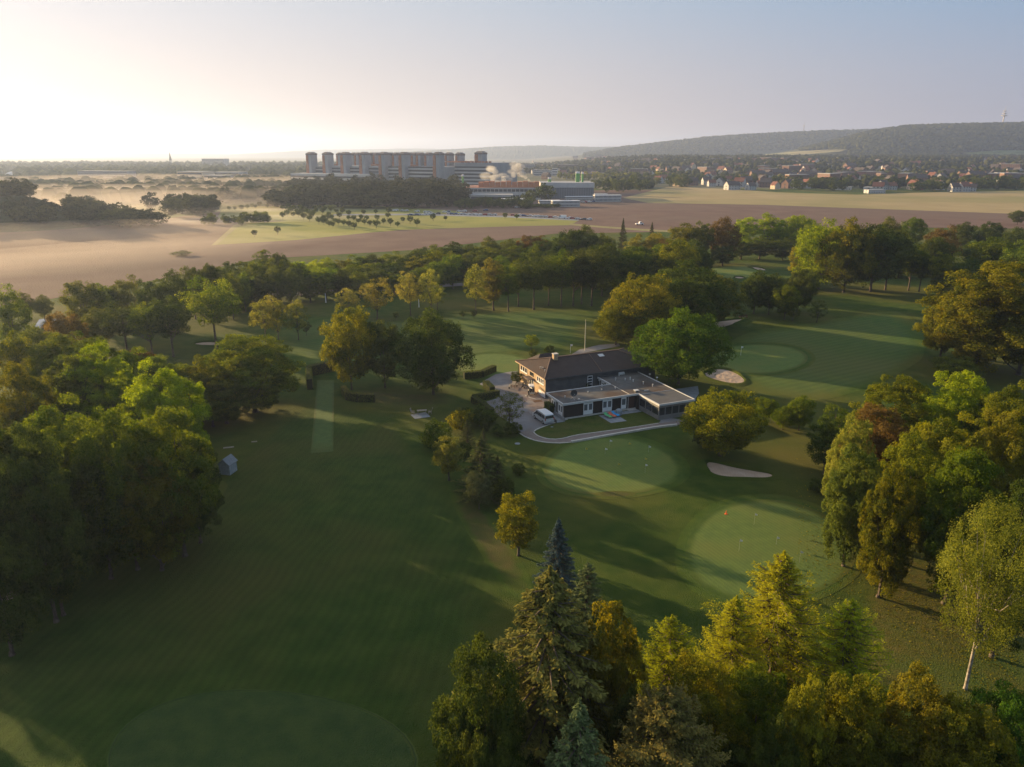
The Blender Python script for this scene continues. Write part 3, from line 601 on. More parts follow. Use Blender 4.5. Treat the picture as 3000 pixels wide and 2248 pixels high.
# ---- middle distance, left to right (x, top y, width in the 2212-px photograph; 'b' = y of the stem's foot, 'h' = height)
LT='trees of the left-hand row beyond the driving range'
for a in [
 ('round0',30,618,85,('b',745),'md','round green tree at the hazy left edge above the ploughed field'),
 ('tall0',60,632,40,('b',690),'ol','small hazy tree just right of the round tree at the left edge'),
 ('round2',97,638,42,('b',690),'ol','small hazy tree alone against the ploughed field at far left'),
 ('round1',190,602,88,('b',715),'ol','hazy olive tree leading the field-edge row at far left'),
 ('round3',235,613,70,('b',705),'md','second hazy tree of the field-edge row from the left'),
 ('round0',285,597,70,('b',700),'ol','wide hazy tree behind the field-edge row at left'),
 ('tall1',337,600,60,('b',715),'dk','hazy dark tree between the wide pale one and the tall dark pair'),
 ('round2',385,586,78,('b',720),'dk','tall dark round tree above the four-tree row at left'),
 ('tall2',423,570,50,('b',690),'ol','hazy narrow tree behind the tall dark round tree'),
 ('round1',465,563,56,('b',690),'dk','dark round tree at the field edge left of centre'),
 ('round3',505,590,52,('b',690),'md','mid green tree right of the dark round tree at the field edge'),
 ('round1',130,668,90,('h',14),'br','brownish tree beside the bright pond at left'),
 ('round0',65,700,90,('h',13),'ol','olive tree below the bright pond at left'),
 ('round3',20,715,80,('h',14),'gm','olive tree at the left edge below the hazy row'),
 ('park0',275,656,105,('b',760),'dk','flat-topped dark tree, first of the four-tree row by the left bunker'),
 ('park1',375,641,100,('b',771),'dk','dark tree with a bare stem, second of the row by the left bunker'),
 ('park1',330,655,85,('b',766),'md','green tree squeezed inside the row by the left bunker'),
 ('park0',468,602,112,('b',752),'md','large tree with a leaning bare stem just right of the left bunker'),
 ('round2',215,668,80,('b',758),'ol','pale hazy tree left of the flat-topped dark tree'),
 ('airy0',575,638,70,('b',738),'bi','tall pale birch-like tree left of the twin stems'),
 ('airy1',603,634,50,('b',741),'bi','pale airy tree with a straight stem beyond the bushy wood'),
 ('airy1',645,642,54,('b',735),'bi','isolated pale airy tree with drooping twigs left of centre'),
 ('small0',662,693,22,('b',725),'dk','low dark shrub tree under the isolated pale tree'),
 ('airy0',755,617,56,('b',690),'bi','pale tree peeping over the lit yellow-green crown'),
 ('airy1',815,597,80,('b',690),'bi','pale airy tree with a leaning stem in the fairway'),
 ('airy0',887,581,62,('b',682),'bi','taller pale tree of the pair right of the leaning one'),
 ('airy1',932,576,56,('b',681),'bi','bright-topped airy tree right of the taller pale tree'),
 ('airy0',945,612,44,('b',673),'ol','short hazy tree on the right of the airy group'),
 ('dome0',760,654,132,('b',842),'gm','yellow-green tree lit at its left side behind the hedge'),
 ('round1',832,686,96,('b',838),'dk','dark tree standing between the lit tree and the big dark one'),
 ('dome1',936,670,182,('b',852),'dk','big dark round tree with a spreading skirt left of the clubhouse'),
 ('airy0',1028,562,58,('b',681),'bi','pale birch-like tree at the left end of the park row'),
 ('tall0',1066,559,66,('b',671),'bi','pale green tall tree, second in the park row'),
 ('park0',1098,572,62,('b',673),'md','mid green tree, third in the park row with a bare stem'),
 ('park1',1120,562,64,('b',662),'md','mid green tree behind the third of the park row'),
 ('park0',1153,548,84,('b',669),'dk','tall dark tree with thick stem in the park row'),
 ('park1',1185,560,66,('b',660),'dk','dark tree with slim stem right of the thick-stemmed one'),
 ('park0',1212,545,80,('b',662),'md','park row tree with a broad crown above the lit grass'),
 ('park1',1238,540,76,('b',661),'dk','dark park row tree beside the broad crown'),
 ('park0',1256,546,74,('b',657),'ol','olive park row tree standing a little behind'),
 ('park1',1278,541,84,('b',661),'dk','last dark tree of the park row next to the big lit crown'),
 ('round1',1300,520,90,('b',640),'dk','dark round tree above the big golden-edged crown'),
 ('round3',1355,535,100,('b',640),'md','mid green crown in the wood right of the dark round tree'),
 ('round0',1400,545,80,('b',640),'dk','dark crown deep in the wood behind the clubhouse'),
 ('dome0',1450,512,118,('b',640),'gm','rounded olive crown catching sun at its left in the wood'),
 ('round2',1495,520,80,('b',625),'dk','shaded crown right of the rounded olive one'),
 ('round1',1230,490,70,('b',590),'dk','dark domed tree at the field edge'),
 ('round2',1262,488,60,('b',590),'dk','second dark domed tree at the field edge touching the first'),
 ('round3',1300,505,66,('b',590),'ol','olive tree at the field edge left of the spruce'),
 ('spruce0',1343,472,32,('b',560),'sp','dark pointed spruce rising above the field edge'),
 ('spruce1',1405,480,28,('b',555),'sp','shorter pointed spruce right of the tall one at the field edge'),
 ('tall0',1370,506,48,('b',580),'bi','grey-olive tree between the two pointed spruces'),
 ('round1',1415,500,62,('b',580),'bi','pale tree right below the shorter spruce'),
 ('round0',1440,518,60,('b',590),'br','brownish tree right below the pale one by the spruce'),
 ('round3',1482,482,80,('b',570),'gm','yellowish lit tree with a spreading top before the purple field'),
 ('tall1',1512,478,50,('b',570),'ol','olive tree touching the yellowish lit one'),
 ('round2',1560,470,74,('b',568),'br','olive brown round tree with a bare stem beside the small green'),
 ('tall2',1606,466,58,('b',541),'yg','bright lime tree at the back row, leftmost of the lime trees'),
 ('tall0',1655,461,54,('b',545),'yg','bright lime tree in the middle of the back row'),
 ('tall1',1685,468,46,('b',545),'yg','narrow lime tree between the two broad lime trees'),
 ('round1',1722,461,68,('b',547),'yg','broad lime tree at the right of the back row'),
 ('round3',1752,478,50,('b',560),'md','shaded green tree behind the tall right-hand crowns'),
 ('dome0',1380,586,170,('b',740),'gm','huge crown edged with gold behind the clubhouse chimney'),
 ('dome1',1470,565,215,('b',722),'dk','huge dark crown, highest behind the clubhouse'),
 ('dome0',1530,584,160,('b',705),'ol','broad dark crown right of the highest one behind the clubhouse'),
 ('dome1',1330,660,100,('b',745),'gm','lower golden-edged crown beside the tall pole'),
 ('dome1',1465,668,206,('b',832),'em','big fresh green round tree right behind the flat-roofed wing'),
 ('round2',1628,585,66,('b',678),'dk','dark tree at the left of the shaded clump right of the path'),
 ('round3',1660,590,58,('b',680),'dk','dark tree in the middle of the shaded clump right of the path'),
 ('round1',1694,611,60,('b',690),'md','mid green smaller tree in front of the shaded clump'),
 ('dome0',1722,576,80,('b',676),'dk','tallest dark tree of the shaded clump right of the path'),
 ('wispy0',1764,645,42,('b',697),'dk','small thin tree at the right of the shaded clump'),
 ('small0',1712,660,30,('b',694),'ol','thin sapling under the shaded clump'),
 ('round0',1768,476,115,('b',625),'yg','lit yellow-green crown, left of the great trees at upper right'),
 ('dome1',1822,473,135,('b',632),'gm','great sunlit tree with thick stem at upper right'),
 ('round3',1880,485,130,('b',630),'dk','great dark tree right of the sunlit one at upper right'),
 ('tall2',1722,530,42,('b',612),'or','orange tree at the left edge of the great sunlit trees'),
 ('park0',1912,492,84,('b',627),'dk','dark tree with slim stems right of the great dark tree'),
 ('park1',1962,530,66,('b',628),'md','thin green tree in shade before the bright meadow strip'),
 ('park0',1985,548,60,('b',630),'dk','thin dark tree right of the thin green one'),
 ('tall1',2033,541,64,('b',640),'gm','green tree just left of the huge gold tree at right'),
 ('round2',1910,470,56,('b',560),'ol','distant olive tree above the great dark tree'),
 ('round1',1967,466,54,('b',540),'md','distant bright green round tree at upper right'),
 ('round0',2026,487,66,('b',580),'br','rust-brown round tree at upper right'),
 ('round3',2074,480,48,('b',540),'dk','small distant dark tree right of the rust-brown one'),
 ('dome0',2130,477,70,('b',550),'dk','distant dark spreading tree at upper right'),
 ('round2',2185,492,54,('b',560),'dk','small dark tree near the right edge'),
 ('round1',2197,453,36,('b',486),'dk','lone dark tree on the track at the right edge of the fields'),
 ('round3',2137,512,96,('b',610),'md','broad green tree behind the huge gold tree at right'),
 ('round0',2200,522,86,('b',620),'md','broad green tree at the right edge behind the huge gold tree'),
 ('round2',2085,560,80,('b',650),'dk','dark crown behind the huge gold tree'),
 ('round1',2010,508,70,('b',600),'dk','dark crown left below the rust-brown tree'),
 ('wispy0',1100,844,70,('b',922),'ol','loose feathery tree beside the driveway hedge'),
 ('small0',1147,722,38,('b',756),'md','small round tree alone on the lit fairway'),
 ('small0',1000,670,13,('b',690),'dk','tiny sapling, left of a pair on the fairway'),
 ('small0',1024,668,14,('b',689),'dk','tiny sapling, right of a pair on the fairway'),
 ('small0',856,673,14,('b',692),'dk','tiny sapling left of the fairway pair'),
 ('small0',695,702,18,('b',722),'ol','little tree between the isolated pale tree and the lit crown'),
 ('bush0',948,907,68,('b',975),'md','rounded green bush below the picnic table'),
 ('bush1',997,882,58,('b',930),'or','golden round bush tree with forked stem'),
 ('bush1',1036,874,52,('b',920),'dk','dark bush right of the golden one'),
 ('bush0',1108,912,42,('b',940),'dk','dense dark bush at the bend of the path'),
 ('tall2',970,945,66,('b',1038),'bi','small pale young tree on the range edge'),
 ('bush0',1003,955,38,('b',990),'dk','dark bush between the young tree and the dark spruce'),
 ('spruce0',1040,945,125,('b',1065),'sp','dark spruce in the line of trees beside the range'),
 ('spruce1',1045,925,40,('b',985),'sp','small dark spruce behind the larger one'),
 ('round3',1035,1020,68,('b',1100),'gg','blue-grey round tree in the line beside the range'),
 ('bush1',1088,1030,56,('b',1085),'dk','dark low bush behind the blue-grey round tree'),
 ('tall1',1120,1062,94,('b',1200),'or','orange-brown autumn tree in the line beside the range'),
 ('dome0',1555,836,190,('b',985),'gm','dark spreading tree touched with gold at the glazed pavilion'),
 ('bush0',1516,925,42,('b',968),'gg','silvery drooping bush at the foot of the spreading tree'),
 ('round1',1653,858,56,('b',910),'md','leftmost pom-pom shaped tree right of the clubhouse'),
 ('round2',1690,880,54,('b',928),'md','middle low pom-pom shaped tree right of the clubhouse'),
 ('round3',1725,857,58,('b',930),'md','tallest pom-pom shaped tree right of the clubhouse'),
 ('airy1',1800,872,72,('b',960),'md','thin airy tree before the dark tree at right'),
 ('tall0',1780,905,86,('b',1025),'dk','dark narrow tree in shade left of the autumn wood'),
 ('bush1',1765,1035,44,('b',1062),'dk','low dark shrub left of the autumn wood'),
 ('round0',2058,770,92,('b',822),'ol','olive round bush tree between the two right-hand woods'),
]: T(*a)
# ---- near left wood
for a in [
 ('near0',150,762,150,('h',17),'ol','olive crown at the back of the near left wood'),
 ('near1',200,733,150,('h',19),'yg','brightest yellow-green crown, top of the near left wood'),
 ('near2',35,775,120,('h',18),'gm','rusty gold crown at the left edge of the near wood'),
 ('nearmaple0',305,752,90,('h',13),'br','loose brownish crown behind the near left wood'),
 ('near3',345,775,180,('h',19),'yg','broad lime-topped crown in the middle of the near left wood'),
 ('near1',440,765,130,('h',13),'gm','gold-lit bushy crown between the two large left crowns'),
 ('near0',552,722,215,('b',890),'md','large domed tree at the right end of the near left wood'),
 ('near2',490,800,150,('b',915),'ol','shaded crown left of the large domed tree'),
 ('near3',100,852,230,('h',20),'md','massive dull green crown at the left of the near wood'),
 ('near2',235,870,170,('h',20),'md','full green crown right of the massive one'),
 ('near0',350,870,190,('h',19),'md','drooping green crown above the garden shed'),
 ('near1',25,900,190,('h',22),'dk','dark crown at the bottom left edge of the wood'),
 ('near0',190,980,170,('h',15),'dk','lower dark crown at the front of the left wood'),
 ('near3',310,985,160,('h',14),'gm','lower crown flecked with yellow at the front of the left wood'),
 ('near2',400,940,130,('h',14),'dk','shaded crown directly left of the garden shed'),
 ('near1',80,1060,160,('h',14),'dk','dark crown at the foot of the left wood'),
 ('near2',-60,1060,200,('h',17),'dk','dark crown cut by the left edge of the view'),
 ('near3',-80,860,220,('h',22),'dk','tall crown mostly beyond the left edge of the view'),
]: T(*a)
# ---- right wood
for a in [
 ('near0',2110,558,250,('b',800),'gm','huge tree with gold left flank at the right edge'),
 ('near3',2200,600,200,('b',810),'gm','huge green crown cut by the right edge behind the gold flank'),
 ('near1',2030,640,110,('b',775),'or','golden side crown on the left of the huge right-hand tree'),
 ('near1',1945,803,165,('h',15),'gm','leftmost tall crown of the autumn wood'),
 ('near2',2085,800,180,('h',16),'yg','brightest lime crown at the top of the autumn wood'),
 ('near3',2195,815,150,('h',17),'gm','lime crown at the right edge of the autumn wood'),
 ('near0',1905,872,150,('h',15),'br','rust-brown crown in the autumn wood'),
 ('nearmaple1',1850,905,110,('h',15),'bi','pale gold crown at the outer left of the autumn wood'),
 ('near3',2050,885,190,('h',17),'gm','olive-gold crown in the middle of the autumn wood'),
 ('near2',2180,880,160,('h',18),'or','orange-tinged crown at the right edge of the autumn wood'),
 ('near1',1985,935,170,('h',16),'gm','green-gold crown below the middle of the autumn wood'),
 ('nearmaple0',1862,960,120,('h',15),'ol','brownish gold column at the left face of the autumn wood'),
 ('near0',2110,960,190,('h',18),'md','green crown behind the tall birch'),
 ('nearmaple1',1945,1010,130,('h',15),'gm','hanging green-gold crown with its stem showing'),
 ('near2',2230,1040,190,('h',18),'dk','dark crown at the right edge behind the birch'),
 ('nearbirch0',2085,1072,225,('b',1489),'bg','tall birch with white stem at the right'),
]: T(*a,**({'bark':BIRCH} if a[0]=='nearbirch0' else {}))
# ---- foreground
for a in [
 ('bluespruce0',1203,1120,112,('b',1300),'bl','blue spruce with a pale tip'),
 ('column0',1266,1216,84,('b',1345),'gg','slim grey-green conifer right of the blue spruce'),
 ('bigspruce0',1188,1228,450,('h',19),'sb','biggest spruce in the bottom centre'),
 ('near0',1038,1385,235,('h',17),'dk','deep green leafy tree at the bottom left of the big spruce'),
 ('near3',1060,1490,150,('h',15),'dk','dark leafy tree below the deep green one'),
 ('nearmaple0',1325,1312,170,('h',16),'or','orange-tipped maple right of the big spruce'),
 ('nearmaple1',1370,1480,130,('h',12),'dk','dark undergrowth tree below the orange-tipped maple'),
 ('larch1',1452,1330,230,('h',13),'la','leftmost feathery larch in the foreground'),
 ('larch0',1592,1288,230,('h',13.5),'la','middle feathery larch in the foreground'),
 ('larch0',1695,1192,340,('h',16),'la','tallest feathery larch in the foreground'),
 ('larch1',1842,1296,250,('h',13),'la','rightmost feathery larch in the foreground'),
 ('near0',1515,1422,215,('h',13),'gm','chestnut-like green tree with yellow leaf tips in the foreground'),
 ('near2',1650,1445,190,('h',11),'md','dark leafy tree under the tallest larch'),
 ('bluespruce0',1252,1515,320,('h',16),'gg','grey-green spruce cut by the bottom edge'),
 ('pine0',1445,1485,380,('h',15),'sb','broad olive-green pine at the bottom'),
 ('nearmaple0',1752,1470,125,('h',13),'or','narrow golden maple in the foreground'),
 ('nearmaple1',1865,1462,190,('h',13),'or','broad golden maple in the foreground'),
 ('near1',1690,1545,130,('h',12),'dk','dark gap-filling tree left of the narrow golden maple'),
 ('nearmaple1',2005,1462,210,('h',13),'or','golden maple below the birch'),
 ('nearmaple0',2070,1520,150,('h',12),'or','lower golden maple right of the one below the birch'),
 ('near2',2205,1480,200,('h',12),'em','green crown in the bottom right corner'),
 ('nearmaple1',2128,1530,240,('h',12),'or','yellow maple at the bottom right'),
 ('nearmaple0',1830,1600,150,('h',9),'gm','low green-gold tree at the bottom edge'),
 ('near3',1590,1600,160,('h',9),'dk','low dark tree at the bottom edge'),
 ('near0',1960,1590,160,('h',9),'gm','low yellow-flecked tree at the bottom right edge'),
]: T(*a)
for k,(x,y,w_,m_) in enumerate([(1010,900,34,'dk'),(1062,905,30,'md'),(1075,935,26,'dk'),(930,955,34,'ol'),(1120,1020,30,'ol')]):
    T('bush%d'%(k%2),x,y-w_*.6,w_,('b',y+w_*.25),m_,'small bush among the line of trees beside the range','small bushes in the line of trees beside the range')
T('spruce1',1075,985,60,('b',1062),'sp','narrow dark spruce at the right of the tree line beside the range')
T('spruce0',1010,905,46,('b',960),'sp','little dark spruce behind the pale young tree')
# ---- the belt of trees along the ploughed field
rb=random.Random(5)
prof=[(440,575),(500,562),(560,548),(600,546),(650,553),(700,560),(740,556),(790,552),(830,545),(870,558),(915,535),(955,520),(1010,522),(1060,518),(1110,516),(1160,503),(1210,505)]
BK=['round0','round1','round2','round3','tall0','tall1','tall2']
for row,(dy,db) in enumerate([(0,0),(14,14),(30,30)]):
    x=440+row*13
    while x<1215:
        yt=np.interp(x,[p[0] for p in prof],[p[1] for p in prof])+dy+rb.uniform(-7,9)
        yb=np.interp(x,[440,700,1000,1210],[655,620,592,572])+db
        P=G(x,yb); h=min(rayz(x,yt,P.y),21)
        wd=rb.uniform(44,68)
        mt=rb.choice(['dk','dk','md','md','ol','gm'] if x>600 else ['dk','ol','md','ol'])
        if 640<x<740 and row<2: mt='yg' if rb.random()<.6 else 'md'
        if 1130<x<1180 and row==0: mt='br'
        tree(rb.choice(BK),P,h,wd*mpp(P),mt,{'dk':'dark','md':'mid green','ol':'olive','gm':'gold-tinged','yg':'lime green','br':'rust brown'}[mt]+(' narrow' if h>15 else ' round')+' tree in the thick belt between the ploughed field and the golf course','trees of the belt along the ploughed field')
        x+=rb.uniform(26,42)
x=1235
while x<1520:      # low fill inside the wood behind the park row
    P=G(x,615+rb.uniform(-8,12)); tree(rb.choice(BK),P,rb.uniform(11,15),rb.uniform(9,13),rb.choice(['dk','dk','md']),'shaded tree filling the wood behind the park row','shaded trees filling the wood behind the park row'); x+=rb.uniform(24,36)
for x,yt,w_,yb in [(1600,520,60,560),(1640,515,60,560),(1690,515,60,562),(1560,530,60,575),(1500,545,70,600),(1940,560,70,600),(2050,600,80,660),(2150,560,80,620),(2100,520,60,580),(1990,520,50,575),(1870,520,60,590)]:
    T(rb.choice(BK),x,yt,w_,('b',yb),'dk','shaded tree in the back rows of the course','shaded trees in the back rows of the course')
# ---- trees out of the view on the left whose long shadows fall over the lawns
for i,(x,y,h,w_) in enumerate([(-78,84,14,13),(-66,60,13,11)]):
    tree('near%d'%(i%4),Vector((x,y,0)),h,w_,'dk','leafy tree of the near left wood beyond the edge of the view','trees of the near left wood beyond the edge of the view')

rf=random.Random(9)
for x,y,h in [(-63,116,15),(-73,123,15),(-82,130,14),(-57,113,9),(-65,121,11),(-73,116,11),(-52,128,11),(-67,126,12),(-58,117,12),(-84,130,12)]: tree('near%d'%(int(-x)%4),Vector((x,y,0)),h,13,'md','filler tree added in the wood left of the tee strip to shade the lawn','filler trees added in the left wood to shade the lawn')  # filler trees added to keep low sun off the range lawn
for i in range(16):
    tree('near%d'%(i%4),Vector((rf.uniform(-115,-56),rf.uniform(76,132),0)),rf.uniform(9,13),rf.uniform(12,16),rf.choice(['dk','md']),'filler tree added deep inside the near left wood to shade the lawn','filler trees added inside the near left wood to shade the lawn')  # more added filler, closing the gaps where sun slips under the crowns

# ---- hedges, clipped balls
def leafbox(name,pts,wd,h,label,cat='hedge',mat=None,seed=1,ls=.14,dens=90):
    rng=np.random.default_rng(seed); C=[];N=[]; mb=MB()
    for a,b in zip(pts[:-1],pts[1:]):
        a=np.array([a[0],a[1]]);b=np.array([b[0],b[1]]); L=np.linalg.norm(b-a); d=(b-a)/L; pr=np.array([-d[1],d[0]])
        area=L*(wd+2*h); m=int(area*dens); t=rng.random(m)*L; s=rng.random(m)*(wd+2*h)
        side=np.where(s<h,-wd/2,np.where(s<h+wd,s-h-wd/2,wd/2)); zz=np.where(s<h,s,np.where(s<h+wd,h,s-h-wd))
        p=a+d*t[:,None]+pr*side[:,None]; q=np.column_stack([p,zz])+rng.normal(0,.05,(m,3)); C.append(q)
        nn=np.column_stack([np.where(s<h,-1,np.where(s<h+wd,0,1))[:,None]*pr,((s>=h)&(s<h+wd)).astype(float)])+rng.normal(0,.5,(m,3)); N.append(nn)
        k=wd/2-.06; P=[a-pr*k,b-pr*k,b+pr*k,a+pr*k]; mb.prism([tuple(x) for x in P],0,h-.07)
    C=np.vstack(C);N=np.vstack(N); o=pts[0]; C[:,0]-=o[0];C[:,1]-=o[1]
    mb.v=[(x-o[0],y-o[1],z) for x,y,z in mb.v]
    e=empty(name,(o[0],o[1],0),0,label,cat)
    v=quads(C,N,ls*rng.uniform(.6,1.3,len(C)),.7,rng); obj('leaves',leafmesh('leaves',v,np.clip(rng.normal(.45,.2,len(C)),0,1),mat or HEDGE),e)
    mb.build('branch_core',LF['dk'] if False else HCORE,e)
HCORE=M('hedge_inside',(.03,.035,.012),.95)
leafbox('hedge',DP([(668,812),(722,800)]),1.4,2.2,'clipped hedge closing the far end of the pale tee strip',seed=2)
leafbox('hedge',DP([(668,812),(670,842)]),1.2,2.2,'short hedge running beside the pale tee strip',seed=3)
leafbox('hedge',DP([(742,850),(752,864),(775,868),(810,868)]),1.0,1.6,'low curved hedge under the yellow-green tree',seed=4)
leafbox('hedge',DP([(1002,818),(1040,815),(1068,802)]),1.2,1.4,'hedge between the lit green and the driveway',seed=5)
leafbox('hedge',Z1([(200,425),(255,480)]),1.2,1.4,'short thick hedge at the upper bend of the driveway',seed=6)
leafbox('hedge',Z1([(100,545),(305,500)]),1.1,1.3,'hedge along the far side of the gravel court',seed=7)
leafbox('hedge',Z1([(100,548),(180,600),(250,660)]),1.1,1.3,'long hedge sloping down in front of the gravel court',seed=8)
TH=R(23); CA=Vector((9.0,121.4,0)); ux=Vector((math.cos(TH),math.sin(TH),0)); vx=Vector((-math.sin(TH),math.cos(TH),0))
def L2(u,v,z=0): return CA+ux*u+vx*v+Vector((0,0,z))
for P,d,l in [(L2(1.1,23.4),2.6,'clipped dark ball bush at the lit corner of the clubhouse'),(Vector((gs(1716,1124,1.5).x,gs(1716,1124,1.5).y,0)),3.3,'large clipped ball bush in the clubhouse courtyard'),
              (gs(1562,1050),2.2,'round bush behind the clubhouse roof, left one'),(gs(1610,1042),2.6,'round bush behind the clubhouse roof, right one'),
              (Z1([(275,800)])[0],1.1,'leftmost little ball bush of the garden bed'),(Z1([(325,835)])[0],1.2,'lowest little ball bush of the garden bed'),
              (Z1([(200,790)])[0],1.6,'larger ball bush at the left of the garden bed'),(Z1([(290,770)])[0],1.0,'upper little ball bush of the garden bed')]:
    tree('ball0',P,d*1.0,d,'dk',l,'clipped ball bushes' if 'little' in l else None)
leafbox('hedge',[L2(-.6,3.2),L2(-.6,5.6)],1.0,1.9,'upright clipped shrub against the short wall of the flat wing',seed=9)

# ------------------------------------------------------------------ clubhouse (local axes: x along the front, y away from the camera)
def build_wing():
    e=empty('flat_roofed_wing',CA,TH,'single-storey dark boarded wing with flat gravel roof and white windows','building')
    w_=MB()
    w_.box(.3,15.1,.3,6.6,-.1,2.72); w_.box(13.9,22.5,6.6,14.6,-.1,2.72); w_.box(15.1,22.5,-.3,6.6,-.1,2.72)
    w_.build('wall',WOOD,e)
    MB().box(.29,.30,.3,6.6,.0,2.7).build('side_wall',PLAST,e)
    r=MB(); r.prism([(0,0),(15.4,0),(15.4,-6.8),(22.9,-6.8),(22.9,14.9),(13.6,14.9),(13.6,6.9),(0,6.9)],2.72,2.96); r.build('roof',PLAST,e)
    def inset(p): return p
    MB().prism([(.18,.18),(13.6,.18),(13.6,6.72),(.18,6.72)],2.961,2.975).build('roof_gravel',ROOFG,e)
    MB().prism([(13.7,.18),(15.58,.18),(15.58,-.45),(22.72,-.45),(22.72,14.72),(13.78,14.72),(13.78,6.8),(13.7,6.8)],2.961,2.978).build('roof_gravel',ROOFG,e)
    MB().prism([(15.58,-6.62),(22.72,-6.62),(22.72,-.62),(15.58,-.62)],2.961,2.976).build('roof_gravel',M('roof_felt',(.085,.085,.085),.9,(.105,.105,.105),.7,bump=.2,bscale=10,bdist=.02),e)
    t=MB()
    for a,b in [((-.06,-.06),(15.4,.1)),((15.34,-6.86),(22.96,-6.7)),]: t.box(a[0],b[0],a[1],b[1],2.70,3.06)
    for x0,x1,y0,y1 in [(-.06,.1,.1,6.8),(-.06,13.6,6.8,6.96),(13.54,13.7,6.96,14.8),(13.54,22.96,14.8,14.96),(22.8,22.96,-6.7,14.8),(15.34,15.5,-6.7,-.06)]: t.box(x0,x1,y0,y1,2.72,3.06)
    t.build('roof_edge',TRIM,e)
    MB().box(13.62,13.70,.1,6.8,2.97,3.03).build('roof_joint',KERB,e)
    MB().box(15.5,22.8,-.56,-.5,2.97,3.03).build('roof_joint',TRIM,e)
    # windows on the long front
    def win(x0,x1,z0,z1,two=True,face='front',y=.3,band=.25,low=.75):
        f=MB()
        def bx(a,b,c,d,o0,o1,m):
            if face=='front': m.box(a,b,y-o1,y-o0,c,d)
            else: m.box(y-o1,y-o0,a,b,c,d)
        bx(x0,x1,z0,z0+low,0,.06,f); bx(x0,x1,z1-band,z1,0,.06,f)
        n=2 if two else 1; wd=(x1-x0)/n
        for i in range(n+1):
            c=x0+i*wd; bx(max(x0,c-.08),min(x1,c+.08),z0+low,z1-band,0,.07,f)
        o=f.build('window',WHITE,e)
        g=MB()
        for i in range(n):
            c=x0+i*wd; bx(c+.08,c+wd-.08,z0+low,z1-band,.005,.02,g)
        g.build('pane',GLASSG,o)
        s=MB(); bx(x0-.03,x1+.03,z0+low-.04,z0+low+.02,.06,.12,s); s.build('sill',WHITE,o)
        fr=MB()
        for i in range(n):
            c=x0+i*wd
            bx(c+.08,c+.13,z0+low,z1-band,.02,.05,fr); bx(c+wd-.13,c+wd-.08,z0+low,z1-band,.02,.05,fr)
            bx(c+.13,c+wd-.13,z1-band-.05,z1-band,.02,.05,fr)
        fr.build('frame',WHITE,o)
    for a,b,t2 in [(4.2,6.1,1),(8.1,10.05,1),(12.0,13.05,0)]: win(a,b,.35,2.55,bool(t2))
    for a,b in [(3.5,5.2),(.8,2.4)]: win(a,b,.35,2.5,True,'side',.29)
    for a in (8.0,9.7,11.4): win(a,a+1.2,.4,2.5,False,'side',13.9)
    d=MB(); d.box(13.5,14.8,.24,.30,.1,2.35); od=d.build('door',M('door_dark_red',(.06,.035,.03),.6),e)
    MB().box(13.42,13.5,.22,.32,.1,2.45).build('frame',TRIM,od); MB().box(13.3,15.0,-.5,.3,0,.12).build('step',KERB,e)
    # plinth strip
    MB().box(.25,15.1,.20,.298,-.05,.28).build('plinth',KERB,e)
    # glazed pavilion
    x0,x1,y0,y1=15.5,22.7,-6.6,-.3
    q=MB(); q.box(x0,x0+.15,y0,y1,0,.85); q.box(x0,x1,y0-.001,y0+.15,0,.85); q.box(x0+.01,x0+.14,y0,y1,2.25,2.7); q.box(x0,x1,y0+.01,y0+.14,2.25,2.7)
    q.build('parapet',PLAST,e)
    for k in range(4): MB().box(x0-.02,x0+.17,y0+(y1-y0)*k/3.02-.0,y0+(y1-y0)*k/3.02+.14,0,2.7).build('post',PLAST,e)
    for k in range(1,6): MB().box(x0+(x1-x0)*k/5-.16,x0+(x1-x0)*k/5,y0-.02,y0+.17,0,2.7).build('post',PLAST,e)
    MB().box(x0+.05,x0+.08,y0+.1,y1,.85,2.25).box(x0+.1,x1-.05,y0+.05,y0+.08,.85,2.25).build('glazing',GLASS,e)
    MB().box(x0+.3,x1,y0+.3,y1,0,.06).build('floor',DGREY,e)
    MB().box(x1-.1,x1,y0,y1,0,2.7).build('back_wall',DGREY,e)
    # roof furniture
    s=MB(); s.box(18.3,19.6,11.6,12.6,2.97,3.2); s.build('skylight_curb',TRIM,e); s=MB(); s.box(18.35,19.55,11.65,12.55,3.2,3.45); s.build('skylight',WHITE,e)
    v=MB(); v.box(15.2,15.8,.6,1.2,2.97,3.35); vo=v.build('roof_vent',DGREY,e); MB().box(15.05,15.95,.5,1.3,3.35,3.42).build('cap',TRIM,vo)
    MB().box(17.3,18.2,.9,1.05,2.97,3.1).build('roof_duct',TRIM,e)
    for x,y,h in [(15.8,8.8,.45),(17.6,8.2,.35),(18.6,8.0,.5),(18.4,6.6,.4),(19.4,4.6,.45),(20.2,2.6,.45),(11.3,6.2,.5),(13.0,4.2,.35),(10.2,4.4,.2),(7.2,4.2,.2),(2.0,3.3,.25),(16.4,13.9,.3),(17.9,11.0,.25)]:
        MB().tube([(x,y,2.97),(x,y,2.97+h)],.09,8).tube([(x,y,2.97+h),(x,y,3.03+h)],.14,8).build('vent_pipe',TRIM,e)
    return e
build_wing()
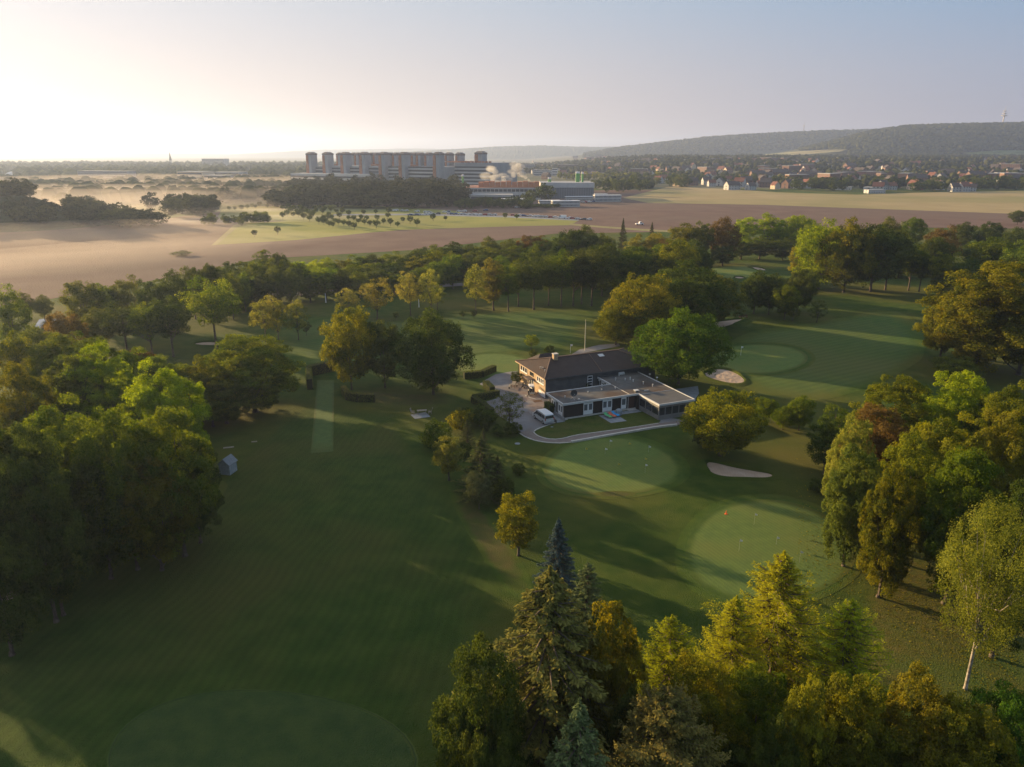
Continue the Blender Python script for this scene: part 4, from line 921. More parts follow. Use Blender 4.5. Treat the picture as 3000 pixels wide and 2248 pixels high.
def build_house():
    e=empty('clubhouse',CA,TH,'clubhouse with brown hipped tile roof and sunlit pale brick end wall','building')
    a,b,c,d=2.35,27,12.0,24.8; H_=4.05
    MB().box(a,b,c,d,-.1,H_-.05).build('wall',BRICK,e)
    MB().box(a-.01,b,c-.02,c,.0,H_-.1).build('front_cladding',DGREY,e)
    MB().box(a-.05,a-.001,12.0,15.2,-.1,1.0).build('plinth',WHITE,e)
    # roof: eaves rectangle 1.8..27.6 x 11.4..25.4, ridge 6.2..21.5 at y 18.4
    E0=[(1.8,11.4,H_),(27.6,11.4,H_),(27.6,25.4,H_),(1.8,25.4,H_)]; R0=(6.4,18.4,5.95);R1=(21.8,18.4,5.95)
    def slab(name,pts,mat):
        m=MB(); n=len(pts); up=[(x,y,z+.12) for x,y,z in pts]; m.v=list(pts)+up; m.f=[tuple(range(n-1,-1,-1)),tuple(range(n,2*n))]+[(i,(i+1)%n,n+(i+1)%n,n+i) for i in range(n)]; return m.build(name,mat,e)
    slab('roof',[E0[0],E0[3],R0],ROOFT); slab('roof',[E0[0],R0,R1,E0[1]],ROOFT2); slab('roof',[E0[1],R1,E0[2]],ROOFT); slab('roof',[E0[3],E0[2],R1,R0],ROOFT2)
    up=lambda p,z=.17:(p[0],p[1],p[2]+z)
    RC=M('ridge_tiles',(.13,.085,.065),.8,(.17,.11,.085),4)
    for p,q in [(E0[0],R0),(E0[3],R0),(R0,R1),(E0[1],R1),(E0[2],R1)]: MB().tube([up(p),up(q)],.11,6).build('ridge_cap',RC,e)
    MB().tube([(15.0,18.3,6.06),(14.2,11.5,4.25)],.06,5).build('valley_strip',RC,e)
    MB().box(1.72,1.80,11.3,25.5,H_-.08,H_+.1).build('gutter',M('gutter_wood',(.42,.30,.18),.7),e); MB().box(1.8,27,11.27,11.36,H_-.05,H_+.08).build('gutter',DGREY,e)
    MB().box(1.9,2.35,12.0,25,H_-.1,H_-.05).build('soffit',M('soffit_boards',(.40,.28,.17),.8),e)
    MB().tube([(2.25,11.9,H_-.1),(2.25,11.9,0)],.06,6).build('downpipe',DGREY,e); MB().tube([(2.2,24.85,H_-.1),(2.2,24.85,0)],.06,6).build('downpipe',BLACK,e)
    MB().box(6.6,7.5,17.3,18.1,5.4,7.0).build('chimney',BRICK,e); ch=[o for o in bpy.data.objects if o.name.startswith('chimney')][0]; MB().box(6.5,7.6,17.2,18.2,7.0,7.1).build('cap',KERB,ch)
    sk=MB(); f=lambda x,y:(x,y,4.17+ (y-11.4)/7*1.9+.10)
    sk.quadv(f(16.6,16.6),f(17.8,16.6),f(17.8,17.6),f(16.6,17.6)); sk.build('skylight',TRIM,e)
    def swin(y0,y1,z0,z1,n):
        m=MB(); m.box(a-.07,a,y0,y1,z0,z0+.12); m.box(a-.07,a,y0,y1,z1-.08,z1)
        for i in range(n+1): 
            c_=y0+(y1-y0)*i/n; m.box(a-.07,a,max(y0,c_-.09),min(y1,c_+.09),z0,z1)
        o=m.build('window',WHITE,e); g=MB(); g.box(a-.03,a-.005,y0,y1,z0+.12,z1-.08); g.build('pane',GLASS,o)
        MB().box(a-.14,a-.071,y0-.05,y1+.05,z0-.05,z0+.01).build('sill',WHITE,o)
    swin(20.7,24.0,2.55,3.65,3); swin(12.8,16.0,2.45,3.55,4); 
    m=MB(); m.box(a-.06,a,17.6,19.4,.0,2.25); o=m.build('door',WHITE,e)
    g=MB(); g.box(a-.08,a-.06,17.75,18.4,.3,2.1); g.box(a-.08,a-.06,18.6,19.25,.3,2.1); g.build('pane',GLASS,o)
    MB().box(a-.05,a,17.6,19.4,2.75,3.8).build('window',GLASS,e)
    MB().box(a-1.3,a,17.2,19.8,2.38,2.52).build('door_canopy',M('canopy',(.13,.10,.09),.8),e)
    m=MB(); m.box(a+9.0,a+10.1,c-.08,c-.02,.1,3.5); o=m.build('window',WHITE,e); g=MB()
    for k in range(5): g.box(a+9.1,a+10.0,c-.11,c-.081,.75+k*.55,1.15+k*.55)
    g.build('pane',GLASS,o)
    for i,(x,y) in enumerate([(3.2,16.4),(3.3,16.0),(3.4,15.6),(3.2,14.3)]):
        z=4.15+(x-1.8)/4.6*1.9; MB().tube([(x,y,z),(x,y,z+.35)],.07,8).tube([(x,y,z+.35),(x,y,z+.42)],.12,8).build('vent_pipe',KERB,e)
    # low rear annexe with its own roofs
    MB().box(6.5,12,24.8,28.5,0,3.2).build('annexe_wall',BRICK,e)
    m=MB(); m.v=[(6,24.6,3.2),(12.4,24.6,3.2),(12.4,29,3.2),(6,29,3.2),(8,26.6,4.7),(10.4,26.6,4.7)]; m.f=[(0,1,5,4),(1,2,5),(2,3,4,5),(3,0,4),(3,2,1,0)]; m.build('annexe_roof',ROOFT2,e)
    MB().box(12.5,17,25,28,3.0,3.25).build('annexe_flat_roof',WHITE,e); MB().box(12.6,16.9,24.8,27.9,0,3.0).build('annexe_wall',PLAST,e)
build_house()
# satellite dish
e=empty('satellite_dish',L2(3.0,1.8,2.98),.15,'dark round satellite dish on a tripod on the flat gravel roof','satellite dish')
MB().tube([(0,0,0),(0,0,.75)],.04,6).tube([(.5,.3,0),(0,0,.5)],.03,5).tube([(-.5,.3,0),(0,0,.5)],.03,5).tube([(0,-.55,0),(0,0,.5)],.03,5).build('stand',STEEL,e)
m=MB(); n=20
for r_,dd in [(.62,.0),(.45,.10),(.2,.17),(.0,.19)]:
    for k in range(n): t=2*math.pi*k/n; m.v.append((r_*math.cos(t),-.05+dd,1.15+r_*math.sin(t)))
for r_ in range(3):
    for k in range(n): m.f.append((r_*n+k,r_*n+(k+1)%n,(r_+1)*n+(k+1)%n,(r_+1)*n+k))
m.build('dish',M('dish_dark',(.06,.065,.07),.6),e,True); MB().tube([(0,.1,.6),(0,-.6,1.1)],.025,5).box(-.05,.05,-.68,-.58,1.05,1.17).build('receiver_arm',STEEL,e)
MB().box(.7,1.0,-.6,-.3,0,.2).build('ballast_block',KERB,e)
# retaining wall, kerbs, ramp
def strip(name,pts,wd,z0,z1,mat,label,cat):
    m=MB(); o=pts[0]
    for i,(a,b) in enumerate(zip(pts[:-1],pts[1:])):
        d=(b-a); d.z=0; d.normalize(); p=Vector((-d.y,d.x,0))*wd/2; a2=a-o-d*.002; b2=b-o+d*.002
        m.prism([(a2-p)[:2],(b2-p)[:2],(b2+p)[:2],(a2+p)[:2]],z0,z1+.0007*(i%2))
    ob=m.build(name,mat); ob.location=(o.x,o.y,0); tag(ob,label,cat); return ob
strip('retaining_wall',Z1([(895,878),(1000,860),(1120,838),(1250,815),(1400,790),(1500,772),(1620,754),(1750,739)]),.35,0,.32,KERB,'low pale stone wall along the putting green side of the path','wall')
strip('kerb',Z1([(470,797),(495,815),(520,831),(560,847),(600,861),(650,871),(700,878),(800,883),(890,877)]),.18,0,.10,KERB,'curved kerb on the outer side of the driveway bend','kerb')
strip('kerb',Z1([(590,795),(600,806),(618,820),(640,831),(680,843),(720,850),(765,852),(810,848),(850,840),(885,830),(960,814),(1100,796),(1250,776),(1425,750),(1600,723)]),.16,0,.11,KERB,'kerb bordering the front lawn along the path','kerb')
strip('kerb',Z1([(595,790),(605,777),(640,760),(690,744),(740,722),(800,708),(866,692)]),.16,0,.11,KERB,'kerb between the parked van and the front lawn','kerb')
strip('kerb',Z1([(525,498),(560,515),(610,528),(650,530)]),.15,0,.10,KERB,'small curved kerb in front of the golf cart','kerb')
rw=MB(); P0=[( .05,6.2),(.05,-.3),(-.13,-.3),(-.13,6.2)]; 
m=MB(); m.v=[(-1.9,6.0,0),(-.2,6.0,0),(-.2,-.1,0),(-1.9,-.1,0),(-1.9,6.0,.02),(-.2,6.0,.02),(-.2,-.1,.06),(-1.9,-.1,.06)]
e=empty('ramp_wall',CA,TH,'grey concrete ramp wall along the short side of the flat wing','wall')
MB().prism([(-.05,5.9),(-.05,-.9),(-.25,-.9),(-.25,5.9)],0,.75).build('wall',SLAB,e); MB().box(-1.6,-.26,-.9,2.6,0,.14).build('platform',SLAB,e); MB().box(-1.75,-1.6,-.9,3.5,0,.62).build('parapet',PLAST,e)
sb=sheet('paving_slab',[L2(6.9,-.5),L2(7.0,-4.7),L2(10.1,-4.9),L2(10.1,-.6)],.085,SLAB)
sheet('paving_slab',[L2(10.4,-.2),L2(10.6,-1.6),L2(15.2,-1.8),L2(15.2,-.3)],.08,SLAB)
sheet('flower_bed',Z1([(580,540),(640,528),(665,545),(600,556)]),.06,M('soil',(.10,.055,.035),.95))
# sun loungers
def lounger(u,v,col,label,rz):
    e=empty('sun_lounger',L2(u,v,.085),TH+rz,label,'sun lounger','sun loungers on the paving slab')
    m=MB(); n=12; pts=[]
    for i in range(n+1):
        t=i/n; y=-.95+1.9*t; z=.33+.06*math.sin(t*6)+(.75*max(0,t-.55)**1.2); pts.append((y,z))
    for (y0,z0),(y1,z1) in zip(pts[:-1],pts[1:]): m.quadv((-.3,y0,z0),(.3,y0,z0),(.3,y1,z1),(-.3,y1,z1)); m.quadv((-.3,y0,z0-.04),(-.3,y1,z1-.04),(.3,y1,z1-.04),(.3,y0,z0-.04))
    for s in (-.3,.3): m.quadv(*[(s,y,z) for y,z in pts],*[(s,y,z-.04) for y,z in reversed(pts)])
    m.build('cushion',M('cushion_'+col[0],col[1],.8),e)
    for s in (-.32,.32):
        MB().tube([(s,-.95,.30),(s,.2,.30),(s,.95,.62)],.02,5).build('side_rail',STEEL,e)
        for y in (-.7,.5): MB().tube([(s,y,.30),(s,y+.1,0)],.02,5).build('leg',STEEL,e)
lounger(8.0,-1.9,('green',(.10,.42,.16)),'green sun lounger on the slab in front of the white windows',.15)
lounger(8.85,-1.9,('orange',(.55,.13,.07)),'orange-red sun lounger between the green and the blue one',.12)
lounger(9.65,-1.75,('blue',(.04,.30,.62)),'blue sun lounger beside the covered grill',.12)
e=empty('covered_grill',L2(10.4,-1.6,.085),TH,'garden grill under a baggy grey cover beside the blue lounger','grill')
m=MB(); n=10
rgr=random.Random(2)
for z,r_ in [(.02,.50),(.35,.47),(.7,.50),(.95,.45),(1.12,.30),(1.18,.02)]:
    for k in range(n): t=2*math.pi*k/n; q=r_*(1+rgr.uniform(-.1,.1)); m.v.append((q*1.25*math.cos(t),q*math.sin(t),z+rgr.uniform(0,.03)))
for r_ in range(5):
    for k in range(n): m.f.append((r_*n+k,r_*n+(k+1)%n,(r_+1)*n+(k+1)%n,(r_+1)*n+k))
m.build('cover',M('grey_tarpaulin',(.26,.30,.33),.6,(.2,.23,.26),3),e); MB().tube([(.55,-.1,.9),(.85,-.1,.88)],.03,5).build('handle',STEEL,e)
# flag pole, lamp posts
def pole(name,P,h,r,mat,label,cat,top=None,topmat=None,group=None):
    e=empty(name,P,0,label,cat,group); MB().tube([(0,0,0),(0,0,h*.5),(0,0,h)],[r*1.3,r,r*.6],8).build('pole',mat,e)
    if top=='lamp': MB().tube([(0,0,h),(0,0,h+.12)],[.16,.22],8).tube([(0,0,h+.12),(0,0,h+.22)],[.22,.06],8).build('lamp_head',topmat or WHITE,e)
    elif top=='ball': MB().tube([(0,0,h),(0,0,h+.12)],[.05,.04],6).build('finial',topmat or STEEL,e)
    MB().tube([(0,0,0),(0,0,.12)],r*2.4,8).build('base',KERB,e); return e
P=gs(1713,1028); e=pole('flag_pole',P,rayz(1713/S,937/S,P.y),.07,M('pole_pale',(.62,.58,.44),.5),'tall bare pale flag pole on the fairway behind the clubhouse','flag pole','ball')
MB().tube([(.0,0,.3),(.12,0,2),(.1,0,7)],.012,4).build('rope',WHITE,e)
for u,v,l in [(23.9,6.7,'garden lamp post nearer the blue patio'),(23.9,9.2,'garden lamp post behind the long flat roof')]: pole('lamp_post',L2(u,v),3.1,.04,STEEL,l,'lamp post','lamp')
P=G(704,654); pole('marker_post',P,rayz(704,634,P.y),.12,WHITE,'white post standing before the tree belt','post','ball')
P=G(905,664); pole('marker_post',P,rayz(905,640,P.y)*.7,.12,WHITE,'white post among the airy trees','post','ball')
e=empty('trellis',L2(23.8,12.2),TH,'wooden ladder-like trellis behind the long flat roof','trellis')
for x in (0,.0,1.3,2.6): MB().box(x-.05,x+.05,-.05,.05,0,3.4).build('post',TIMBER,e)
for z in (1.6,2.2,2.8,3.3): MB().box(-.1,2.7,-.075,-.051,z,z+.07).build('rail',TIMBER,e)
# picnic table and chairs by the range
def table(name,P,rz,label,mat,group=None,L_=1.8,wd=.8):
    e=empty(name,P,rz,label,'table',group)
    for i in range(5): MB().box(-L_/2,L_/2,-wd/2+i*wd/5+.005,-wd/2+(i+1)*wd/5-.005,.70,.74).build('plank',mat,e) if False else None
    m=MB(); 
    for i in range(5): m.box(-L_/2,L_/2,-wd/2+i*wd/5+.008,-wd/2+(i+1)*wd/5-.008,.70,.74)
    m.build('table_top',mat,e)
    for x in (-1,1):
        for y in (-1,1): MB().box(x*(L_/2-.2)-.04,x*(L_/2-.2)+.04,y*(wd/2-.1)-.04,y*(wd/2-.1)+.04,0,.70).build('leg',mat,e)
    return e
def chair(P,rz,label,mat,group=None):
    e=empty('garden_chair',P,rz,label,'chair',group)
    m=MB(); 
    for i in range(4): m.box(-.3,.3,-.28+i*.14,-.28+i*.14+.12,.42,.45)
    m.build('seat',mat,e); m=MB()
    for i in range(5): m.quadv((-.3+i*.125,.28,.5),(-.3+i*.125+.1,.28,.5),(-.3+i*.125+.1,.50,1.15),(-.3+i*.125,.50,1.15)); m.quadv((-.3+i*.125,.31,.5),(-.3+i*.125,.53,1.15),(-.3+i*.125+.1,.53,1.15),(-.3+i*.125+.1,.31,.5))
    m.box(-.32,.32,.44,.5,1.05,1.15); m.build('backrest',mat,e)
    for x in (-.27,.27):
        for y in (-.24,.24): MB().box(x-.03,x+.03,y-.03,y+.03,0,.42).build('leg',mat,e)
        MB().box(x-.035,x+.035,-.28,.3,.62,.66).build('armrest',mat,e)
PT=gs(1200+175/5.53,1100+640/5.53)
sheet('picnic_slab',[gs(1200+x/5.53,1100+y/5.53) for x,y in [(12,640),(85,712),(340,675),(262,600)]],.05,SLAB)
table('picnic_table',PT+Vector((.25,.3,.05)),R(10),'weathered picnic table on a grey slab beside the range',TIMBER)
chair(PT+Vector((-1.35,.1,.05)),R(75),'weathered garden chair left of the picnic table',TIMBER)
chair(PT+Vector((1.7,.3,.05)),R(-85),'weathered garden chair right of the picnic table',TIMBER)
PT2=L2(-.3,21.4,.04)
table('garden_table',PT2,TH+R(60),'pale wooden table outside the sunlit clubhouse wall',TIMBER,L_=2.6)
def bench(name,P,rz,label,mat,L_=2.2):
    e=empty(name,P,rz,label,'bench')
    MB().box(-L_/2,L_/2,-.18,.18,.42,.46).build('seat',mat,e)
    for x in (-L_/2+.25,L_/2-.25): MB().box(x-.04,x+.04,-.16,.16,0,.42).build('leg',mat,e)
    return e
bench('bench',PT2-ux*1.0-vx*.3,TH+R(60),'pale bench on the driveway side of the wooden table',TIMBER)
bench('bench',PT2+ux*.9+vx*.3,TH+R(60),'pale bench between the wooden table and the wall',TIMBER)
e=bench('bench',G(1606,688),R(25),'brown park bench at the end of the path beyond the dark crowns',M('bench_brown',(.12,.05,.03),.7),3.0)
MB().box(-1.5,1.5,.2,.24,.55,.95).build('backrest',M('bench_brown2',(.12,.05,.03),.7),e)
# golf cart with canopy
e=empty('golf_cart',L2(1.0,15.7,.04),TH+R(70),'golf cart with a white canopy and golf bags in front of the lit wall','golf cart')
m=MB(); m.prism([(-1.15,-.55),(1.0,-.55),(1.25,-.3),(1.25,.3),(1.0,.55),(-1.15,.55)],.3,.62); m.build('body',M('cart_cream',(.62,.58,.48),.4),e)
MB().box(-.45,.15,-.5,.5,.62,.82).box(-.55,-.42,-.5,.5,.62,1.2).build('seat',BLACK,e)
MB().prism([(-.95,-.55),(.75,-.55),(.75,.55),(-.95,.55)],1.78,1.86,[(-.85,-.45),(.6,-.45),(.6,.45),(-.85,.45)]).build('canopy',WHITE,e)
for x,x2 in ((-.85,-.85),(.7,.45)):
    for y in (-.48,.48): MB().tube([(x+.1,y,.6),(x2,y,1.79)],.025,6).build('canopy_post',BLACK,e)
for x in (-.8,.85):
    for y in (-.52,.52):
        wv=MB(); wv.tube([(x,y-.09,.24),(x,y+.09,.24)],.24,14); wo=wv.build('wheel',BLACK,e); MB().tube([(x,y-.1,.24),(x,y+.1,.24)],.11,10).build('rim',STEEL,wo)
for y in (-.28,.25): MB().tube([(-1.0,y,.6),(-1.1,y,1.45)],[.14,.17],8).build('golf_bag',M('bag',(.05,.05,.06),.7),e)
MB().tube([(.45,-.25,.62),(.25,-.25,1.05)],.025,5).build('steering_column',BLACK,e)
def trolley(P,rz,label):
    e=empty('golf_trolley',P,rz,label,'golf trolley')
    MB().tube([(0,0,.3),(.1,0,1.2)],[.13,.17],8).build('golf_bag',BLACK,e)
    for y in (-.3,.3): MB().tube([(.15,y-.03,.17),(.15,y+.03,.17)],.17,12).build('wheel',BLACK,e)
    MB().tube([(-.25,0,.05),(0,0,.3),(.5,0,1.0)],.02,5).build('handle',STEEL,e)
trolley(L2(-.2,14.2,.04),2.0,'black golf trolley in front of the golf cart')
trolley(L2(.9,19.6,.04),1.0,'black golf trolley by the clubhouse door')
# shed
P=gs(659,1392); e=empty('garden_shed',P,R(-12),'small weathered wooden shed with pitched grey roof at the edge of the left wood','shed',scale=(.68,.68,.74))
SHED=M('shed_boards',(.25,.28,.30),.85,(.35,.37,.38),2,bump=.3,bdist=.02,stripe=(R(0),.9,.35,.4))
MB().box(-1.25,1.25,0,2.8,0,2.2).build('wall',SHED,e)
m=MB(); m.v=[(-1.25,.0,2.2),(1.25,0,2.2),(0,0,3.3),(-1.25,2.8,2.2),(1.25,2.8,2.2),(0,2.8,3.3)]; m.f=[(0,1,2),(3,5,4),(0,3,4,1),(0,2,5,3),(1,4,5,2)]; m.build('gable',SHED,e)
for s in (-1,1):
    m=MB(); m.v=[(s*1.5,-.25,1.98+.06),(0,-.25,3.34),(0,3.05,3.34),(s*1.5,3.05,1.98+.06)]; m.v+=[(x,y,z+.09) for x,y,z in m.v]; m.f=[(0,1,2,3),(4,7,6,5),(0,4,5,1),(1,5,6,2),(2,6,7,3),(3,7,4,0)]; m.build('roof',M('shed_roof',(.16,.18,.20),.9,(.2,.22,.24),2),e)
MB().box(-.45,.45,-.04,0,.05,1.8).build('door',M('shed_door',(.24,.26,.28),.85),e)
for x,y,a,b,l in [(670,1312,1.6,.5,'pale wooden board lying behind the shed'),(745,1295,.9,.4,'small pale board lying on the range grass')]:
    o=MB().box(-a/2,a/2,-b/2,b/2,0,.06).build('wooden_board',TIMBER); o.location=gs(x,y); o.location.z=.02; o.rotation_euler=(0,0,.3); tag(o,l,'board')
# range tee plates in the lawn
for x,y,r_,l in [(1516,1301,.45,'round pale manhole cover in the lawn outside the kerb'),(1404,1160,.45,'pale disc in the lawn beside the upper hedge'),(1366,1302,.22,'small pale disc in the lawn left of the manhole cover'),(1617,1252,.25,'small pale disc on the front lawn tip')]:
    o=MB().tube([(0,0,0),(0,0,.05)],r_,16).build('manhole_cover',SLAB); o.location=gs(x,y)+Vector((0,0,.03)); tag(o,l,'cover')
# flags
def flag(x,y,h,col,label,face=1,group=None):
    P=gs(x,y,.03); e=empty('golf_flag',P,R(20),label,'flag',group)
    h*=.85; MB().tube([(0,0,0),(0,0,h)],.012,6).build('flag_stick',STEEL,e)
    m=MB(); n=6; z0=h-.40
    for i in range(n+1):
        t=i/n; m.v+=[(face*.38*t,.06*math.sin(t*5),h-.02-.22*t),(face*.38*t,.06*math.sin(t*5)+.006,z0+.04*t-.0)]
    for i in range(n): m.f.append((2*i,2*i+1,2*i+3,2*i+2))
    m.build('cloth',col,e)
FW=M('flag_white',(.80,.80,.78),.7); FY=M('flag_yellow',(.62,.50,.08),.7); FO=M('flag_orange',(.7,.12,.02),.7)
def zf(x,y): return 1500+x/2.212,1250+y/2.212
for (x,y),h,c,l in [(zf(633,132),1.5,FW,'white flag at the top of the putting green below the wall'),(zf(603,180),1.3,FW,'sunlit white flag near the left of the putting green'),
   (zf(884,168),1.4,FW,'white flag at the shaded right of the putting green'),(zf(862,300),1.7,FW,'tall sunlit white flag low on the putting green'),
   (zf(1568,635),1.9,FW,'sunlit white flag at the top of the lower right green'),(zf(1470,808),1.9,FW,'white flag at the left of the lower right green'),
   (zf(1712,765),1.3,FW,'small white flag in the middle of the lower right green'),(zf(1861,885),1.9,FW,'white flag just right of the tallest larch')]: flag(x,y,h,c,l)
for (x,y),l in [(zf(476,152),'short yellow marker at the top left of the putting green'),(zf(686,252),'short yellow marker in the middle of the putting green'),(zf(757,118),'short yellow marker in shade by the wall'),(zf(860,217),'short yellow marker right of centre on the putting green')]: flag(x,y,.5,FY,l)
x,y=zf(1387,567); e=empty('marker_cone',gs(x,y,.03),0,'small orange marker on the edge of the lower right green','marker'); MB().lathe((0,0,0),[(.12,0),(.12,.03),(.08,.04),(.03,.5),(0.01,.51)],10).build('cone',FO,e); MB().box(-.18,.18,-.18,.18,0,.03).build('base',FO,e)
for (x,y),l in [((1602,1004),'little white flag far away on the lit right-hand green')]: 
    P=gs(1500+0,0) if False else None
P=G(1600,768); e=empty('golf_flag',P,0,'thin flag on the shaded green right of the big round tree','flag'); MB().tube([(0,0,0),(0,0,2.2)],.025,6).build('flag_stick',WHITE,e); MB().quadv((0,0,2.2),(.4,0,2.1),(.4,.02,1.85),(0,.01,1.8)); MB().box(0,.4,-.004,.004,1.8,2.15).build('cloth',FW,e)
P=gs(1671,1035); e=empty('golf_flag',P,0,'white flag on the green behind the clubhouse roof','flag'); MB().tube([(0,0,0),(0,0,2.2)],.03,6).build('flag_stick',WHITE,e); MB().box(0,.45,-.004,.004,1.75,2.15).build('cloth',FW,e)
# van
def vehicle(proto):
    L_,W_,H_=proto['L'],proto['W'],proto['H']; prof=proto['prof']; e=empty(proto['name'],(0,0,0))
    tuck=proto.get('tuck',.12)
    # body by sections across the width
    m=MB(); n=len(prof); secs=[(-W_/2,.0),(-W_/2+.04,.02),(0,.0),(W_/2-.04,.02),(W_/2,0)]
    def side(s):
        out=[]
        for x,z in prof:
            inn=0 if z<proto['belt'] else tuck*(z-proto['belt'])/(H_-proto['belt'])
            if z<.35: inn=.06
            out.append((x,s*(W_/2-inn),z))
        return out
    a=side(-1);b=side(1); m.v=a+b
    m.f=[tuple(range(n-1,-1,-1)),tuple(range(n,2*n))]+[(i,(i+1)%n,n+(i+1)%n,n+i) for i in range(n)]
    body=m.build('body',proto['paint'],e)
    bv=body.modifiers.new('bevel','BEVEL'); bv.width=.06; bv.segments=2; bv.limit_method='ANGLE'
    def iy(z): return W_/2-tuck*(z-proto['belt'])/(H_-proto['belt'])
    for s in (-1,1):
        for (x0,x1,x2,x3) in proto['side']:
            z0,z1=proto['belt']+.03,H_-.22
            g=MB(); o0=.012; y0=s*(iy(z0)+o0); y1=s*(iy(z1)+o0); g.v=[(x0,y0,z0),(x1,y0,z0),(x2,y1,z1),(x3,y1,z1)]; g.v+=[(x,y-s*.02,z) for x,y,z in g.v]
            g.f=[(0,1,2,3),(4,7,6,5),(0,4,5,1),(1,5,6,2),(2,6,7,3),(3,7,4,0)]; g.build('side_window',GLASS,e)
    for nm,(xa,za,xb,zb) in proto['ends'].items():
        dx,dz=xb-xa,zb-za; l=math.hypot(dx,dz); nx,nz=(dz/l,-dx/l) if nm=='windscreen' else (-dz/l,dx/l)
        if nm!='windscreen' : nx=-abs(nx)
        else: nx=abs(nx)
        g=MB(); ya=iy(za)-.1; yb=iy(zb)-.1; o_=.014
        g.v=[(xa+nx*o_,-ya,za+abs(nz)*o_),(xa+nx*o_,ya,za+abs(nz)*o_),(xb+nx*o_,yb,zb+abs(nz)*o_),(xb+nx*o_,-yb,zb+abs(nz)*o_)]
        g.v+=[(x-nx*.03,y,z-abs(nz)*.03) for x,y,z in g.v]; g.f=[(0,1,2,3),(4,7,6,5),(0,4,5,1),(1,5,6,2),(2,6,7,3),(3,7,4,0)]; g.build(nm,GLASS,e)
    for x in proto['axles']:
        for s in (-1,1):
            y=s*(W_/2-.1); wr=proto['wr']; wo=MB().tube([(x,y-.1,wr),(x,y+.1,wr)],wr,18).build('wheel',BLACK,e)
            if proto.get('detail'): MB().tube([(x,y+s*.095,wr),(x,y+s*.112,wr)],wr*.62,12).build('rim',STEEL,wo)
    if proto.get('detail'):
        xr=prof[0][0]
        for s in (-1,1):
            MB().box(-L_/2-.015,-L_/2+.05,s*(W_/2-.14)-.07,s*(W_/2-.14)+.07,.85,1.35).build('tail_light',M('tail_red',(.35,.02,.02),.3),e)
            MB().box(L_/2-.12,L_/2+.01,s*(W_/2-.3)-.16,s*(W_/2-.3)+.16,.65,.85).build('headlight',TRIM,e)
            MB().box(L_/2-1.25,L_/2-1.1,s*(W_/2+.02)-.1,s*(W_/2+.1)+.1,1.05,1.25).build('mirror',BLACK,e)
        MB().box(-L_/2-.05,-L_/2+.08,-W_/2+.08,W_/2-.08,.32,.6).build('rear_bumper',M('bumper',(.35,.36,.38),.5),e)
        MB().box(-L_/2-.03,-L_/2-.0,-.26,.26,.70,.82).build('number_plate',WHITE,e)
    return e
SILV=M('van_silver_paint',(.52,.54,.57),.3,metal=.2,spec=.6)
van=vehicle(dict(name='parked_van',L=4.9,W=1.92,H=1.92,belt=1.12,tuck=.13,wr=.34,axles=(-1.55,1.55),detail=True,paint=SILV,
   prof=[(-2.42,.3),(-2.45,.7),(-2.44,1.1),(-2.33,1.75),(-2.2,1.90),(-1.0,1.95),(.6,1.94),(1.0,1.85),(1.75,1.12),(2.3,.95),(2.43,.75),(2.45,.3)],
   side=[(-2.25,-1.25,-1.25,-2.12),(-1.15,.2,.2,-1.15),(.3,1.45,.95,.3)],ends={'rear_window':(-2.425,1.18,-2.345,1.68),'windscreen':(1.70,1.17,1.06,1.80)}))
tag(van,'silver passenger van parked nose uphill beside the flat wing','van'); van.location=gs(1591,1243)+ux*.75+vx*1.55+Vector((0,0,.04)); van.rotation_euler=(0,0,TH+R(90)+R(2))

# ------------------------------------------------------------------ far buildings, cars, woods
HOSP=M('hospital_panel',(.25,.27,.30),.8,(.30,.32,.35),.1); HRED=M('hospital_red_pipes',(.30,.12,.07),.7,(.42,.20,.12),.3,detail=8); HBAND=M('hospital_white_band',(.55,.55,.55),.7)
DARKG=M('far_window_strip',(.05,.055,.065),.3); WSTUC=M('white_stucco',(.50,.49,.48),.8,(.42,.42,.42),.3); CREAM=M('cream_stucco',(.60,.48,.36),.8); REDB=M('red_brick_far',(.20,.12,.09),.85,(.16,.10,.08),.5)
RRED=M('roof_red_tiles',(.20,.08,.05),.8,(.14,.06,.045),.5); RDRK=M('roof_dark_tiles',(.06,.05,.05),.8,(.085,.07,.065),.5); GREENP=M('chimney_green_paint',(.12,.38,.10),.5); ORNG=M('orange_plant_casing',(.50,.20,.09),.7,(.42,.16,.08),.4)
FLATR=M('flat_roof_far',(.32,.33,.34),.9)
def zz2(x,y): return 860+x/3.687,420+y/3.687
def zz3(x,y): return 1340+x/3.687,420+y/3.687
def zz4(x,y): return x/2.458,420+y/2.458
def zz5(x,y): return 1900+x/2.011,320+y/2.011
def xat(sx,Y): return (sx-1500)/FS*(Y*math.cos(PITCH)+HC*math.sin(PITCH)*.8)
